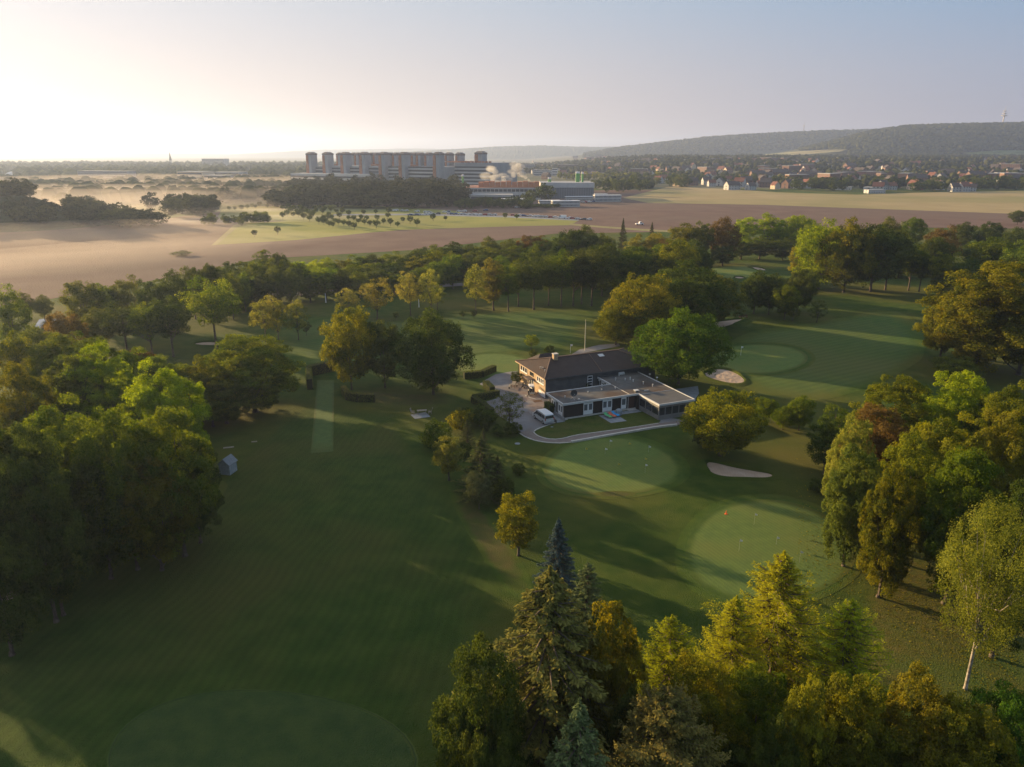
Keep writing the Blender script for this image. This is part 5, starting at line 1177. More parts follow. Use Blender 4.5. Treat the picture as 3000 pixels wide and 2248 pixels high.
def bld(name,label,sx0,sx1,sybase,sytop,dep,rot=0,wall=WSTUC,roof=FLATR,bands=0,Y=None,cat='building',group=None,grp=None,parapet=.6,band=DARKG,cols=0):
    Y=Y or gs(sx0,sybase).y; P=Vector((xat(sx0,Y),Y,0)); X1=xat(sx1,Y); w_=(X1-P.x)/math.cos(rot) if abs(math.cos(rot))>.3 else (X1-P.x)
    h=rayz(sx0/S,sytop/S,Y); e=empty(name,P,rot,label,cat,group)
    MB().box(0,w_,0,dep,-.1,h).build('wall',wall,e); MB().box(-.2,w_+.2,-.2,dep+.2,h,h+parapet*.5).build('roof',roof,e)
    for k in range(bands):
        z=h*(k+.35)/bands; z1=h*(k+.78)/bands
        o=MB().box(.6,w_-.6,-.06,-.001,z,z1).box(-.06,-.001,.6,dep-.6,z,z1).build('window_band',band,e)
        if cols:
            m=MB()
            for c in range(1,cols): m.box(w_*c/cols-.25,w_*c/cols+.25,-.12,-.061,z,z1)
            m.build('mullion',wall,o)
    return e,w_,h
# hospital
Hl=Vector((-282,1045,0)); Hr=Vector((-85,935,0)); ha=(Hr-Hl).normalized(); hb=Vector((-ha.y,ha.x,0)); HL=(Hr-Hl).length; hrot=math.atan2(ha.y,ha.x)
he=empty('hospital',Hl,hrot,'huge hospital with rows of domed red and grey towers above banded blocks','hospital')
MB().box(0,HL-2,4,60,-.1,29).build('main_block',HOSP,he); MB().box(HL-2,HL+55,30,90,-.1,34).build('east_block',HOSP,he); MB().box(0,HL,60,110,-.1,30).build('rear_block',HOSP,he)
MB().box(-8,HL*.55,-22,4,-.1,19.5).build('podium',WSTUC,he)
for z in (3,8,13): MB().box(-7.5,HL*.55-1,-22.3,-22.001,z+1.5,z+3.6).box(-8.3,-8.001,-21,3,z+1.5,z+3.6).build('window_band',DARKG,he)
for k in range(6):
    z=4+k*4.3
    MB().box(HL*.56,HL-6,3.6,3.999,z+2.1,z+4.0).build('window_band',DARKG,he); MB().box(HL*.56,HL-6,3.3,3.999,z,z+1.7).build('white_band',HBAND,he)
    MB().box(HL-2,HL+54,29.6,29.999,z+2.3,z+4.0).build('window_band',DARKG,he); MB().box(HL-2,HL+55,29.2,29.999,z+.2,z+1.9).build('white_band',HBAND,he)
for z in (21,25): MB().box(0,HL*.56,3.6,3.999,z,z+1.9).build('window_band',DARKG,he)
rr=random.Random(8)
def tower(zx,off,wd=9.5,top=47,base=0):
    sx=860+zx/3.687
    best=min((abs(((Hl+ha*t+hb*off).x)-xat(sx,(Hl+ha*t+hb*off).y)),t) for t in [i*.5 for i in range(-60,640)])[1]
    t=best; c=wd*.28
    pts=lambda s,y0,y1:[(t-wd/2*s+c*s,y0),(t+wd/2*s-c*s,y0),(t+wd/2*s,y0+c*s),(t+wd/2*s,y1-c*s),(t+wd/2*s-c*s,y1),(t-wd/2*s+c*s,y1),(t-wd/2*s,y1-c*s),(t-wd/2*s,y0+c*s)]
    y0,y1=off-6,off+6
    tw=MB().prism([(t-.4,y0),(t+wd/2,y0),(t+wd/2,y1),(t-.4,y1)],base,top-4).build('tower',HOSP,he)
    m=MB()
    for k in range(8):
        zb=max(base,6)
        for q in range(3):
            za=zb+(top-4-zb)*q/3; m.box(t-wd/2-.2-((k+q)%2)*.7,t-.401-((k*3+q)%3)*.25,y0-.5+k*1.55+((q*k)%2)*.1,y0+.8+k*1.55,za+.1,za+(top-4-zb)/3-.1-((k+q)%3)*.3)
    m.build('red_pipes',HRED,tw)
    MB().prism([(t-wd/2-.4,y0-.4),(t+wd/2+.4,y0-.4),(t+wd/2+.4,y1+.4),(t-wd/2-.4,y1+.4)],top-4,top-2.2).prism([(t-wd/2-.4,y0-.4),(t+wd/2+.4,y0-.4),(t+wd/2+.4,y1+.4),(t-wd/2-.4,y1+.4)],top-2.2,top-.2,[(t-wd/4,y0+2.5),(t+wd/4,y0+2.5),(t+wd/4,y1-2.5),(t-wd/4,y1-2.5)]).build('tower_cap',M('tower_cap_metal',(.16,.13,.12),.6),tw)
    m=MB()
    for q in (-1.5,0,1.6): m.tube([(t+q,off+q,top-.3),(t+q,off+q,top+1.4+abs(q)*.3)],.18,4)
    m.build('aerial',STEEL,tw)
for zx in (215,392,585,787,993,1210,1578): tower(zx,2,8.6,47)
for zx in (525,675,722,865,922,1062,1127): tower(zx,50,5.4,46.5,20)
for zx in (1265,1330,1385,1475,1690,1805): tower(zx,62,6.6,46.5,20)
tower(2027,42,10.5,48,8)
for (x0,y0,x1,y1,z,h) in [(20,15,30,30,29,2),(80,20,95,45,29,2.5),(150,12,160,40,29,2),(205,40,225,70,34,1.5)]:
    MB().box(x0,x1,y0,y1,z,z+h).build('roof_plant',HRED,he)
m=MB()
for k in range(10): m.box(HL+2+k*5,HL+5+k*5,31,33,34,36)
m.build('roof_plant',HRED,he)
# supply buildings right of the hospital
B,w_,h_=bld('supply_building','long white supply building with orange plant on its roof beside the hospital',*[zz3(85,0)[0],zz3(900,0)[0]],zz3(0,612)[1],zz3(0,482)[1],60,0,WSTUC,HRED,2,cols=18)
for k in range(11): MB().box(w_*(.17+.075*k),w_*(.17+.075*k)+w_*.066,12,26,h_+.3,h_+5+(k%3)*.5).build('plant_casing',ORNG,B)
bld('grey_hall','large windowless grey hall with white top band beside the supply building',zz3(905,0)[0],zz3(1475,0)[0],zz3(0,598)[1],zz3(0,432)[1],50,0,M('hall_grey',(.20,.21,.23),.7,(.17,.18,.20),.1,stripe=(0,8,.25,0)),FLATR,0)
Pn=gs(zz3(905,0)[0],zz3(0,598)[1]); 
g=[o for o in bpy.data.objects if o.name=='grey_hall'][0]; hh=rayz(zz3(905,0)[0]/S,zz3(0,432)[1]/S,Pn.y); ww=xat(zz3(1475,0)[0],Pn.y)-xat(zz3(905,0)[0],Pn.y)
MB().box(-.5,ww+.5,-.5,-.21,hh-4.5,hh+.4).box(-.5,-.21,-.2,50,hh-4.5,hh+.4).build('top_band',WSTUC,g)
bld('loading_block','low white loading block in front of the supply building',zz3(140,0)[0],zz3(600,0)[0],zz3(0,640)[1],zz3(0,560)[1],18,0,WSTUC,FLATR,1)
bld('loading_shed','low white shed with a long flat roof behind the shrubs',zz3(470,0)[0],zz3(735,0)[0],zz3(0,655)[1],zz3(0,605)[1],10,0,WSTUC,WHITE,0)
for i,(x0,x1,yb,yt,l) in enumerate([(890,1120,668,622,'row of white site cabins, left rear one'),(1030,1330,690,626,'row of white site cabins at the front by the ploughed field'),(1175,1475,618,580,'row of white site cabins in front of the grey hall'),(1485,1780,634,565,'row of white site cabins at the right end'),(1490,1630,572,552,'short row of white site cabins behind the right end')]):
    B,w_,h_=bld('site_cabins',l,zz3(x0,0)[0],zz3(x1,0)[0],zz3(0,yb)[1],zz3(0,yt)[1],7,R(9),WSTUC,WHITE,2,cols=int((x1-x0)/14))
for i,(x,y0,y1) in enumerate([(985,425,366),(1003,425,368),(1282,415,306),(1296,415,304),(1310,415,306),(1345,412,309),(1352,412,312),(58,470,335),(66,470,337)]):
    sx,_=zz3(x,0); Y=gs(sx,zz3(0,598)[1]).y+25; ht=rayz(0,zz3(0,y1)[1]/S,Y)
    e=empty('green_chimney',(xat(sx,Y),Y,0),0,['slim green flue over the grey hall','slim green flue left beside the supply building'][i>6],'chimney','green flues'); MB().tube([(0,0,0),(0,0,ht-2)],.75,8).build('flue',GREENP,e); MB().tube([(0,0,ht-2),(0,0,ht)],.8,8).build('flue_tip',WHITE,e)
for a in [('brown_tower_block','brown slab-like block behind the steam, tallest one',530,600,350,262,20,REDB,7),('apartment_block','brown block with a lighter side behind the steam',580,670,330,225,25,REDB,8),('apartment_block','bluish long block right of the brown ones',665,830,300,228,20,HOSP,6),
   ('white_block','stepped white block among trees above the supply building',820,1020,330,290,25,WSTUC,3),('white_block','pale cubic block at the end of the stepped one',1022,1082,330,272,20,HBAND,3),('brick_block','long brick block above the tree avenue',1085,1300,300,230,25,REDB,5),('white_block','small pale block above the stepped one',950,1005,275,243,20,CREAM,2)]:
    sx0,sx1=zz3(a[2],0)[0],zz3(a[3],0)[0]; bld(a[0],a[1],sx0,sx1,zz3(0,a[4]+20)[1],zz3(0,a[5])[1],a[6],R(-6),a[7],FLATR,a[8])
# left distance
for a in [('slab_block','long grey slab block in the mist at far left',565,972,300,200,18,HOSP,7),('institute_building','pale institute building with bright end at far left of centre',1280,1480,300,205,30,CREAM,3),('institute_building','sunlit beige building with striped storeys',1470,1632,312,232,25,CREAM,4),
   ('low_building','grey flat building behind the striped beige one',1530,1740,285,208,25,HOSP,2),('tower_block','grey apartment tower on the left skyline',1458,1632,190,112,25,HOSP,8),('low_building','white low building left of the mist',1265,1365,335,306,12,WHITE,1),('glasshouse','bright long roof in the mist left of the hospital wood',1898,1978,392,362,12,WHITE,0),
   ('low_building','pale building in the far left mist',115,185,260,203,15,WSTUC,3),('low_building','low long building in the far left haze',185,345,255,206,15,HOSP,2),('low_building','grey building among trees before the hospital',1860,2020,240,202,20,HOSP,2)]:
    bld(a[0],a[1],zz4(a[2],0)[0],zz4(a[3],0)[0],zz4(0,a[4])[1],zz4(0,a[5])[1],a[6],R(-14),a[7],FLATR,a[8])
x,y=zz4(88,250); P=gs(x,y); m=MB(); rd=11
e=empty('dome_hall',P,0,'small domed hall in the haze at far left','dome'); m.lathe((0,0,0),[(rd,0),(rd,3),(rd*.95,6),(rd*.75,9),(rd*.4,11),(.1,12)],16); m.build('dome',WSTUC,e,True); MB().box(-2,2,-rd-1,-rd+1,0,3).build('porch',HOSP,e)
P=gs(zz4(1232,0)[0],500); Y=2600; e=empty('church',(xat(zz4(1232,0)[0],Y),Y,0),.3,'church with a needle spire on the left skyline','church')
zt=rayz(0,zz4(0,62)[1]/S,Y); MB().box(-4,4,-4,4,0,zt*.45).build('tower',HOSP,e); MB().prism([(-4,-4),(4,-4),(4,4),(-4,4)],zt*.45,zt,[(-.1,-.1),(.1,-.1),(.1,.1),(-.1,.1)]).build('spire',RDRK,e); MB().box(4,26,-6,6,0,14).build('nave',REDB,e)
# radio towers on the hill
def mast(sx,sy0,sy1,Y,label,decks,r):
    z0=rayz(0,sy0/S,Y)-6; z1=rayz(0,sy1/S,Y); e=empty('radio_tower',((sx-1500)/FS*(Y*math.cos(PITCH)+(HC-(z0+z1)/2)*math.sin(PITCH)),Y,z0),0,label,'radio tower'); H_=z1-z0
    MB().tube([(0,0,-4),(0,0,H_*.62),(0,0,H_*.63),(0,0,H_)],[r,r*.65,r*.3,r*.15],8).build('shaft',KERB if decks>1 else REDB,e)
    for k in range(decks):
        z=H_*(.50+.11*k); MB().lathe((0,0,z),[(r*.8,0),(r*3.2-k*r*.6,1.5),(r*3.4-k*r*.6,4),(r*.8,5)],12).build('platform',KERB,e)
mast(2942,368,310,3500,'concrete radio tower with platforms on the right-hand hill',3,3.4)
mast(2356,384,353,4700,'thin lattice mast on the middle of the ridge',1,1.9)
# houses of the town at right
def house_proto(name,w_,d_,h,rise,wall,roof,flat=False):
    e=empty(name,(0,0,-500)); MB().box(-w_/2,w_/2,-d_/2,d_/2,-.1,h).build('wall',wall,e)
    if not flat:
        m=MB(); m.v=[(-w_/2,-d_/2,h),(-w_/2,d_/2,h),(-w_/2,0,h+rise-.15),(w_/2,-d_/2,h),(w_/2,d_/2,h),(w_/2,0,h+rise-.15)]; m.f=[(0,2,1),(3,4,5),(0,1,4,3)]; m.build('gable',wall,e)
        for s in (-1,1):
            m=MB(); a=.35; m.v=[(-w_/2-a,s*(d_/2+.5),h-.35),(w_/2+a,s*(d_/2+.5),h-.35),(w_/2+a,0,h+rise),(-w_/2-a,0,h+rise)]; m.v+=[(x,y,z+.25) for x,y,z in m.v]
            m.f=[(0,1,2,3),(4,7,6,5),(0,4,5,1),(1,5,6,2),(2,6,7,3),(3,7,4,0)]; ro=m.build('roof',roof,e)
        MB().box(w_*.2,w_*.2+.9,-.4,.5,h+rise-.6,h+rise+1.2).build('chimney',REDB,ro)
    else: MB().box(-w_/2-.3,w_/2+.3,-d_/2-.3,d_/2+.3,h,h+.5).build('roof',roof,e)
    for zf_ in range(int(h//2.8)):
        for k in range(max(2,int(w_//3.2))):
            x=-w_/2+w_*(k+.5)/max(2,int(w_//3.2)); MB().box(x-.6,x+.6,-d_/2-.05,-d_/2-.001,zf_*2.8+.9,zf_*2.8+2.2).build('window',DARKG,e)
    MB().box(-w_/2-.05,-w_/2-.001,-1,1,3.5,4.9).box(-w_/2-.05,-w_/2-.001,-.8,.8,.1,2.2).build('gable_window',DARKG,e)
    reg(e); return e
HP=[house_proto('house',11,9,5.6,4.2,WSTUC,RRED),house_proto('house',12,10,5.8,4.6,WSTUC,RDRK),house_proto('house',10,9,5.6,4.4,CREAM,RRED),house_proto('house',13,10,6,4.5,REDB,RDRK),house_proto('house',22,10,8.4,4.2,REDB,RDRK),house_proto('house',26,13,11.5,0,REDB,FLATR,True),house_proto('house',24,12,4.5,0,WSTUC,FLATR,True)]
rh=random.Random(3)
HS=[(480,470,1),(505,468,1),(540,450,1),(655,452,0),(690,455,3),(745,465,2),(600,470,1),(1030,330,1),(790,365,3),(800,375,2),(930,372,2),(895,400,2),(905,410,3),(1140,470,6),(1330,490,6),(1350,480,0),(1300,478,6),(1375,470,1),(1700,470,1),(1680,462,0),(1800,480,1),(1850,480,0),(1900,478,1),(1880,470,0),(1990,440,2),(1720,415,1),(40,355,2),(60,365,2),(340,440,1),(370,450,0),(420,445,1),(1520,375,6),(1600,380,6),(1560,320,1),(1280,345,6),(1390,345,6),(800,310,5),(740,312,5),(850,320,5),(400,275,1),(430,270,0),(1270,400,5),(1330,405,5),(1380,408,5),(1240,385,4),(1300,390,4),(640,405,4),(690,400,4),(600,395,4),(950,395,4),(980,400,4),(1170,395,4),(1190,400,3),(1060,340,6),(1760,305,1),(1730,303,0),(350,340,1),(390,345,3),(80,380,3),(120,360,3),(560,415,3),(470,395,3),(1130,450,0),(820,460,3),(870,462,1),(930,460,0),(1430,470,0),(1600,470,3),(1560,468,2)]
words={0:'white house with red tile roof in the town at the right',1:'white house with dark roof in the town at the right',2:'cream house with red tile roof in the town at the right',3:'brick house with dark roof in the town at the right',4:'long brick house with dark roof in the town at the right',5:'flat-roofed brick apartment block in the town at the right',6:'low white flat-roofed building in the town at the right'}
used_h=set(); HOUSEPOS=[]
for (x,y,k) in HS:
    sx,sy=zz5(x,y); P=gl(sx,sy+3)
    o=HP[k] if k not in used_h else copy_tree(HP[k]); used_h.add(k)
    o.location=P; o.rotation_euler=(0,0,rh.choice([R(-30),R(20),R(60),R(-70),R(5),R(35)])); s=.95+rh.uniform(-.1,.25); o.scale=(s,s,s)
    tag(o,words[k],'house','houses of the town: '+words[k].split(' in the')[0]+'s'); HOUSEPOS.append((P.x,P.y))
# random further houses
for i in range(230):
    sx=rh.uniform(1560,3050); sy=rh.uniform(462,528 if sx<1900 else 548); P=gl(sx,sy)
    k=rh.choice([0,1,2,3,2,4,3,0,5]); 
    o=copy_tree(HP[k]) if k in used_h else HP[k]; used_h.add(k); o.location=P; o.rotation_euler=(0,0,rh.uniform(-1.5,1.5)); s=rh.uniform(1.0,1.3); o.scale=(s,s,s)
    tag(o,words[k],'house','houses of the town: '+words[k].split(' in the')[0]+'s'); HOUSEPOS.append((P.x,P.y))
# parked cars
paints=[M('car_white',(.75,.75,.75),.3,spec=.6),M('car_silver',(.5,.5,.52),.3,spec=.6),M('car_black',(.03,.03,.035),.25,spec=.6),M('car_red',(.35,.04,.03),.3,spec=.6),M('car_blue',(.05,.10,.25),.3,spec=.6)]
cnames=['white','silver','black','red','blue']
car=vehicle(dict(name='parked_car',L=4.4,W=1.8,H=1.5,belt=.92,tuck=.22,wr=.32,axles=(-1.35,1.35),paint=paints[0],
  prof=[(-2.15,.3),(-2.2,.7),(-2.1,.98),(-1.6,1.42),(-.9,1.5),(.2,1.48),(.95,.98),(2.0,.82),(2.18,.6),(2.15,.3)],side=[(-1.85,-.5,-.5,-1.4),(-.4,.75,.25,-.4)],ends={'rear_window':(-2.04,1.04,-1.7,1.36),'windscreen':(.88,1.03,.3,1.42)}))
reg(car); first=True
def zc(x,y): return gs(860+x/2.212,560+y/2.212)
cars=[(755,158),(770,157),(800,157),(815,156),(850,155),(870,154),(885,153),(905,152),(935,150),(1010,150),(1030,152),(1050,152),(1080,153),(1100,154),(1130,155),(1160,156),(1185,156),(1205,157),(1240,157),(1265,157),(1300,158),(1425,160),(1470,161),(1495,164),(1530,165),(1560,168),(1580,168),(1615,170),(1640,172),(1670,173),(1700,174),(1785,180),(1810,181),(1845,184),(1880,187),(1915,188),(650,130),(665,128),(710,131),(730,131),(800,135),(860,140),(880,140),(1175,133),(1245,127),(1450,108),(1470,106),(1875,75),(1890,74),(1905,73),(1920,72),(1940,70),(980,140),(1000,138),(1075,135),(1105,134)]
rc=random.Random(11)
for i,(x,y) in enumerate(cars):
    k=rc.choice([0,0,0,1,1,2,3,4]); o=car if i==0 else copy_tree(car); o.location=zc(x,y+2); o.location.z=.14; o.rotation_euler=(0,0,rc.choice([0,math.pi])+rc.uniform(-.15,.15)-.1)
    for c in o.children:
        if c.name.startswith('body'): c.material_slots[0].link='OBJECT'; c.material_slots[0].material=paints[k]
    tag(o,cnames[k]+' car in the line of cars parked beside the meadow','car','%s cars parked beside the meadow'%cnames[k])
tr=vehicle(dict(name='parked_van',L=6.2,W=2.1,H=2.5,belt=1.4,tuck=.12,wr=.36,axles=(-1.9,2.0),paint=paints[0],prof=[(-3.05,.3),(-3.1,1),(-3.05,2.35),(-2.9,2.5),(1.3,2.5),(1.9,2.2),(2.5,1.4),(3.0,1.15),(3.1,.8),(3.08,.3)],side=[(.9,2.2,1.75,.9)],ends={'rear_window':(-3.06,1.5,-3.03,2.1),'windscreen':(2.45,1.46,1.95,2.12)}))
tag(tr,'white delivery van among the cars beside the meadow','van'); tr.location=zc(1740,180); tr.location.z=.14; tr.rotation_euler=(0,0,2.9)
tr2=vehicle(dict(name='farm_truck',L=5.5,W=2.1,H=2.2,belt=1.3,tuck=.15,wr=.45,axles=(-1.7,1.7),paint=paints[0],prof=[(-2.7,.5),(-2.7,1.0),(-.3,1.05),(-.2,2.1),(1.0,2.2),(1.5,1.4),(2.5,1.2),(2.7,.5)],side=[(-.05,1.2,.9,-.05)],ends={'windscreen':(1.5,1.42,1.08,2.08)}))
tag(tr2,'small pale truck alone on the track across the ploughed field','truck'); tr2.location=gs(1500+1180/3.16,600+190/3.16); tr2.location.z=.12; tr2.rotation_euler=(0,0,.2)

# far trees: low crowns
def lowtree(seed,n,ls,h=13,w=11):
    p=broad(seed,h,w,base=.06,nl=26,lr=.36,n=n,ls=ls,limbs=2,ragged=.2)
    import bmesh
    return p
for i in range(4): PR['far%d'%i]=lowtree(200+i,1500,1.15)
PR['farp']=conifer(210,15,6,n_br=50,per=22,ls=1.0)
def ico(sub,seed):
    import bmesh
    bm=bmesh.new(); bmesh.ops.create_icosphere(bm,subdivisions=sub,radius=1)
    V=[]
    for v in bm.verts:
        q=v.co*1.0; d=1+.28*mnoise.noise(q*1.7+Vector((seed*7,0,0)))+.22*mnoise.noise(q*3.7+Vector((0,seed*5,0))); p=q*d; p.z=p.z*.95+.9; V.append((p.x,p.y,max(p.z,0)/1.9))
    F=[[v.index for v in f.verts] for f in bm.faces]; bm.free()
    return np.array(V,np.float32),np.array(F)
def stuff(name,pts,sub,mat,label,seed):
    rng=np.random.default_rng(seed); T_=[ico(sub,seed+k) for k in range(5)]
    VV=[];FF=[];TT=[];o=0
    for i,(x,y,z,r,h) in enumerate(pts):
        V,F=T_[i%5]; a=rng.random()*6.28; c,s=math.cos(a),math.sin(a)
        X=np.stack([(V[:,0]*c-V[:,1]*s)*r+x,(V[:,0]*s+V[:,1]*c)*r+y,V[:,2]*h+z],1); VV.append(X); FF.append(F+o); o+=len(V); TT.append(np.clip(rng.normal(.4,.22)+rng.normal(0,.15,len(F)),0,1))
    V=np.vstack(VV);F=np.vstack(FF); me=mesh_np(name,V,F.ravel(),np.arange(len(F))*3,mat,np.concatenate(TT))
    ob=bpy.data.objects.new(name,me); COL.objects.link(ob); ob['kind']='stuff'; ob['label']=label; return ob
def excl(x,y):
    # keep fields and built blocks clear
    X=x/((y*math.cos(PITCH)+HC*math.sin(PITCH)))*FS+1500
    if y<G(0,408).y and X>1840: return True
    t=(Vector((x,y,0))-Hl); a=t.dot(ha); b_=t.dot(hb)
    if -15<a<HL+70 and -32<b_<115: return True
    if 1340<X<1860 and 640<y<1020: return True
    return False
rt=random.Random(21)
def town(n,y0,y1,sx0,sx1,hh=(8,14),power=1.0):
    out=[]
    while len(out)<n:
        y=y0+(y1-y0)*rt.random()**power; sx=rt.uniform(sx0,sx1); x=xat(sx,y)
        if excl(x,y): continue
        if mnoise.noise(Vector((x*.006,y*.006,2)))<-.28: continue
        if any(abs(x-a)<13 and (-8<b-y<60) for a,b in HOUSEPOS): continue
        h=rt.uniform(*hh); out.append((x,y,zland(x,y)-.3,h*rt.uniform(.36,.55),h))
    return out
stuff('town_trees',town(1900,1010,1900,1780,3150,(7,13)),2,LF['hz'],'dark leafy trees covering the town in front of the hills',1)
stuff('distant_woods',town(3300,1700,2700,1250,3250,(12,19)),1,LF['hz'],'hazy woods between the town and the hills',4)
HT=[]
while len(HT)<15000:
    k=rt.random()<.6; x=rt.uniform(1560,2330) if k else rt.uniform(1260,2330); Yd=rt.uniform(2620,3600) if k else rt.uniform(3820,4800)
    h=(HILL1 if k else HILL2)(x,Yd)
    if h<4: continue
    t=(Yd-(3500 if k else 4700))/900; X=(x*S-1500)/FS*(Yd*math.cos(PITCH)+(HC-h)*math.sin(PITCH))
    yy=(math.tan(math.atan2(HC-h,Yd)-PITCH)*FS+1124)/S
    if (1625<x<1835 and 324<yy<342) or (x>2078 and 326<yy<340): continue
    HT.append((X,Yd,h-3,rt.uniform(6,11),rt.uniform(11,18)))
stuff('hill_woods',HT,1,LF['hz'],'dense forest covering the hills at the right',12)
stuff('distant_woods',town(2600,1250,2700,-150,1300,(14,24)),1,LF['hz'],'hazy woods and gardens along the left skyline',7)
stuff('misty_woods',town(1100,720,1350,-150,900,(9,17)),2,LF['hz'],'woods half sunk in mist at far left',9)
FK=['far0','far1','far2','far3']
class Wood:
    def __init__(s): s.V=[];s.T=[]
    def add(s,P,h,w,rng=random.Random(55)):
        p=PR[rng.choice(FK)]; a=rng.random()*6.28; c,q=math.cos(a),math.sin(a); k=w/p['w']; v=p['v']
        s.V.append(np.stack([(v[:,0]*c-v[:,1]*q)*k+P.x,(v[:,0]*q+v[:,1]*c)*k+P.y,v[:,2]*h/p['h']+P.z],1)); s.T.append(np.clip(p['t']+rng.gauss(0,.2),0,1))
    def build(s,name,mat,label):
        me=leafmesh(name,np.vstack(s.V),np.concatenate(s.T),mat); o=bpy.data.objects.new(name,me); COL.objects.link(o); o['kind']='stuff'; o['label']=label; return o
def ft(sx,sy,h,wd,mt,label,group,kind=None):
    P=gs(sx,sy); return tree(kind or rt.choice(FK),P,h,wd,mt,label,group)
WD=Wood()
x=1850
while x<3010:
    if x<2050: base=np.interp(x,[1850,2050],[541,556])
    else: base=np.interp(x,[2050,2250,2600,2994],[543,559,566,559])
    for r_ in range(2):
        if rt.random()<.25: continue
        Pq=gs(x+rt.uniform(-8,8),base-2-r_*9-rt.uniform(0,4))
        if any(abs(Pq.x-a)<11 and -8<b-Pq.y<70 for a,b in HOUSEPOS[:40]): continue
        WD.add(Pq,rt.uniform(11,16) if x<2900 else rt.uniform(14,19),rt.uniform(11,17))
    x+=rt.uniform(13,22) if x<2000 or x>2250 else rt.uniform(14,24)
for x in range(1745,1900,16): WD.add(gs(x,rt.uniform(548,565)),rt.uniform(12,16),rt.uniform(11,15))
WD.build('town_edge_trees',LF['dk'],'dark trees lining the near edge of the town behind the stubble field')
WD=Wood()
x=1640
while x<1980:
    WD.add(gs(x,rt.uniform(524,530)),rt.uniform(11,15),rt.uniform(8,11)); x+=rt.uniform(9,14)
WD.build('tree_avenue',LF['gm'],'golden-green avenue of trees behind the grey hall')
# shrubs and trees by the supply building
for x,y,h,w_ in [(zz3(955,0)[0],zz3(0,625)[1],17,18),(zz3(770,0)[0],zz3(0,665)[1],13,12)]: ft(x,y,h,w_,'dk','round tree in front of the supply buildings','round trees in front of the supply buildings')
for x in list(range(1345,1560,9)): ft(x,rt.uniform(603,612),rt.uniform(6,9),rt.uniform(7,10),'dk','low tree in front of the white loading blocks','low trees in front of the white loading blocks')
for x in range(1545,1640,8): ft(x,rt.uniform(607,610),3,rt.uniform(6,9),'ol','bushy bank tree by the site cabins','bushes on the bank by the site cabins')
# the wood in front of the hospital
WD=Wood()
for row,(yb,x0,x1) in enumerate([(609,810,1345),(598,800,1350),(587,800,1355),(577,810,1350),(567,830,1340)]):
    x=x0+row*4
    while x<x1:
        WD.add(gs(x,yb+rt.uniform(-4,3)),rt.uniform(13,22) if x>860 else 13,rt.uniform(14,26)); x+=rt.uniform(17,30)
WD.build('hospital_wood',LF['hz'],'big dark wood of rounded crowns below the hospital')
# knoll and misty clumps at left
def knoll(cx,cy,rx,ry,h):
    n=24; v=[(cx,cy,h)]; f=[]
    for j in range(1,9):
        t=j/8
        for i in range(n): a=2*math.pi*i/n; v.append((cx+rx*t*math.cos(a),cy+ry*t*math.sin(a),h*(math.cos(t*math.pi)+1)/2-.05))
    for i in range(n): f.append((0,1+i,1+(i+1)%n))
    for j in range(7):
        for i in range(n): f.append((1+j*n+i,1+(j+1)*n+i,1+(j+1)*n+(i+1)%n,1+j*n+(i+1)%n))
    me=bpy.data.meshes.new('knoll'); me.from_pydata(v,[],f); me.materials.append(FOREST); o=bpy.data.objects.new('knoll',me); COL.objects.link(o); o['kind']='structure'
    return lambda x,y: h*(math.cos(min(1,math.hypot((x-cx)/rx,(y-cy)/ry))*math.pi)+1)/2-.3
WD=None
def clump(n,sx0,sx1,sy0,sy1,h0,h1,label,group,hf=None,w=(11,17)):
    for _ in range(n):
        P=gs(rt.uniform(sx0,sx1),rt.uniform(sy0,sy1)); P.z=hf(P.x,P.y) if hf else 0
        (WD or Wood()).add(P,rt.uniform(h0,h1),rt.uniform(*w))
K=gs(35,668); kf=knoll(K.x-15,K.y+25,66,60,19)
WD=Wood()
for i in range(64):
    a=rt.random()*6.28; r_=rt.random()**.5; x=K.x-15+64*r_*math.cos(a); y=K.y+22+60*r_*math.sin(a)
    WD.add(Vector((x,y,kf(x,y))),rt.uniform(9,13),rt.uniform(10,15))
WD.build('knoll_wood',LF['hz'],'dark wood on the misty knoll at the left edge')
WD=Wood()
clump(10,320,455,655,668,9,12.5,'tree of the rounded clump standing in the mist','trees of the rounded misty clump')
clump(16,440,630,618,640,11,15,'tree of the longer misty clump behind the rounded one','trees of the longer misty clump')
clump(5,235,300,610,628,10,13,'tree of the small round misty clump at left','trees of the small round misty clump')
clump(14,605,770,580,600,10,15,'dark tree of the clump left of the hospital wood','trees of the clump left of the hospital wood')
clump(10,245,400,548,560,8,12,'hazy tree of the bushes above the mist bank','trees above the mist bank')
clump(9,110,230,580,600,9,12,'faint tree behind the misty knoll','faint trees behind the misty knoll')
WD.build('misty_clumps',LF['hz'],'clumps of trees rising out of the mist at far left')
# young trees in the park meadow
def z4(x,y): return gs(560+x/3.687,560+y/3.687)
YT=[(685,500),(935,475),(410,215),(475,215),(550,215),(610,205),(665,190),(695,195),(740,180),(825,190),(985,210),(1025,210),(1055,205),(1105,220),(1185,220),(1240,225),(1330,210),(1390,215),(1445,225),(1510,235),(1075,240),(1140,245),(1200,260),(1265,265),(1320,280),(1355,245),(1420,255),(1485,280),(1570,245),(1635,255),(1705,272),(1040,280),(1105,285),(1160,285),(1215,310),(990,305),(1300,300),(1280,330),(1865,265),(1995,255),(2140,250),(1380,362),(1435,368),(1490,388),(1530,398),(1595,372),(1560,352),(1650,382),(1710,397),(1765,417),(1810,357),(1870,372),(1930,382),(2000,404),(2010,325),(2080,362),(2155,378),(1760,330),(1480,325),(1430,320),(1520,325),(2125,300),(1600,300),(1700,320),(1840,320),(1900,330)]
YT2=[(905,195),(985,193),(1370,183),(1447,185),(755,214),(800,232),(710,206),(675,237)]
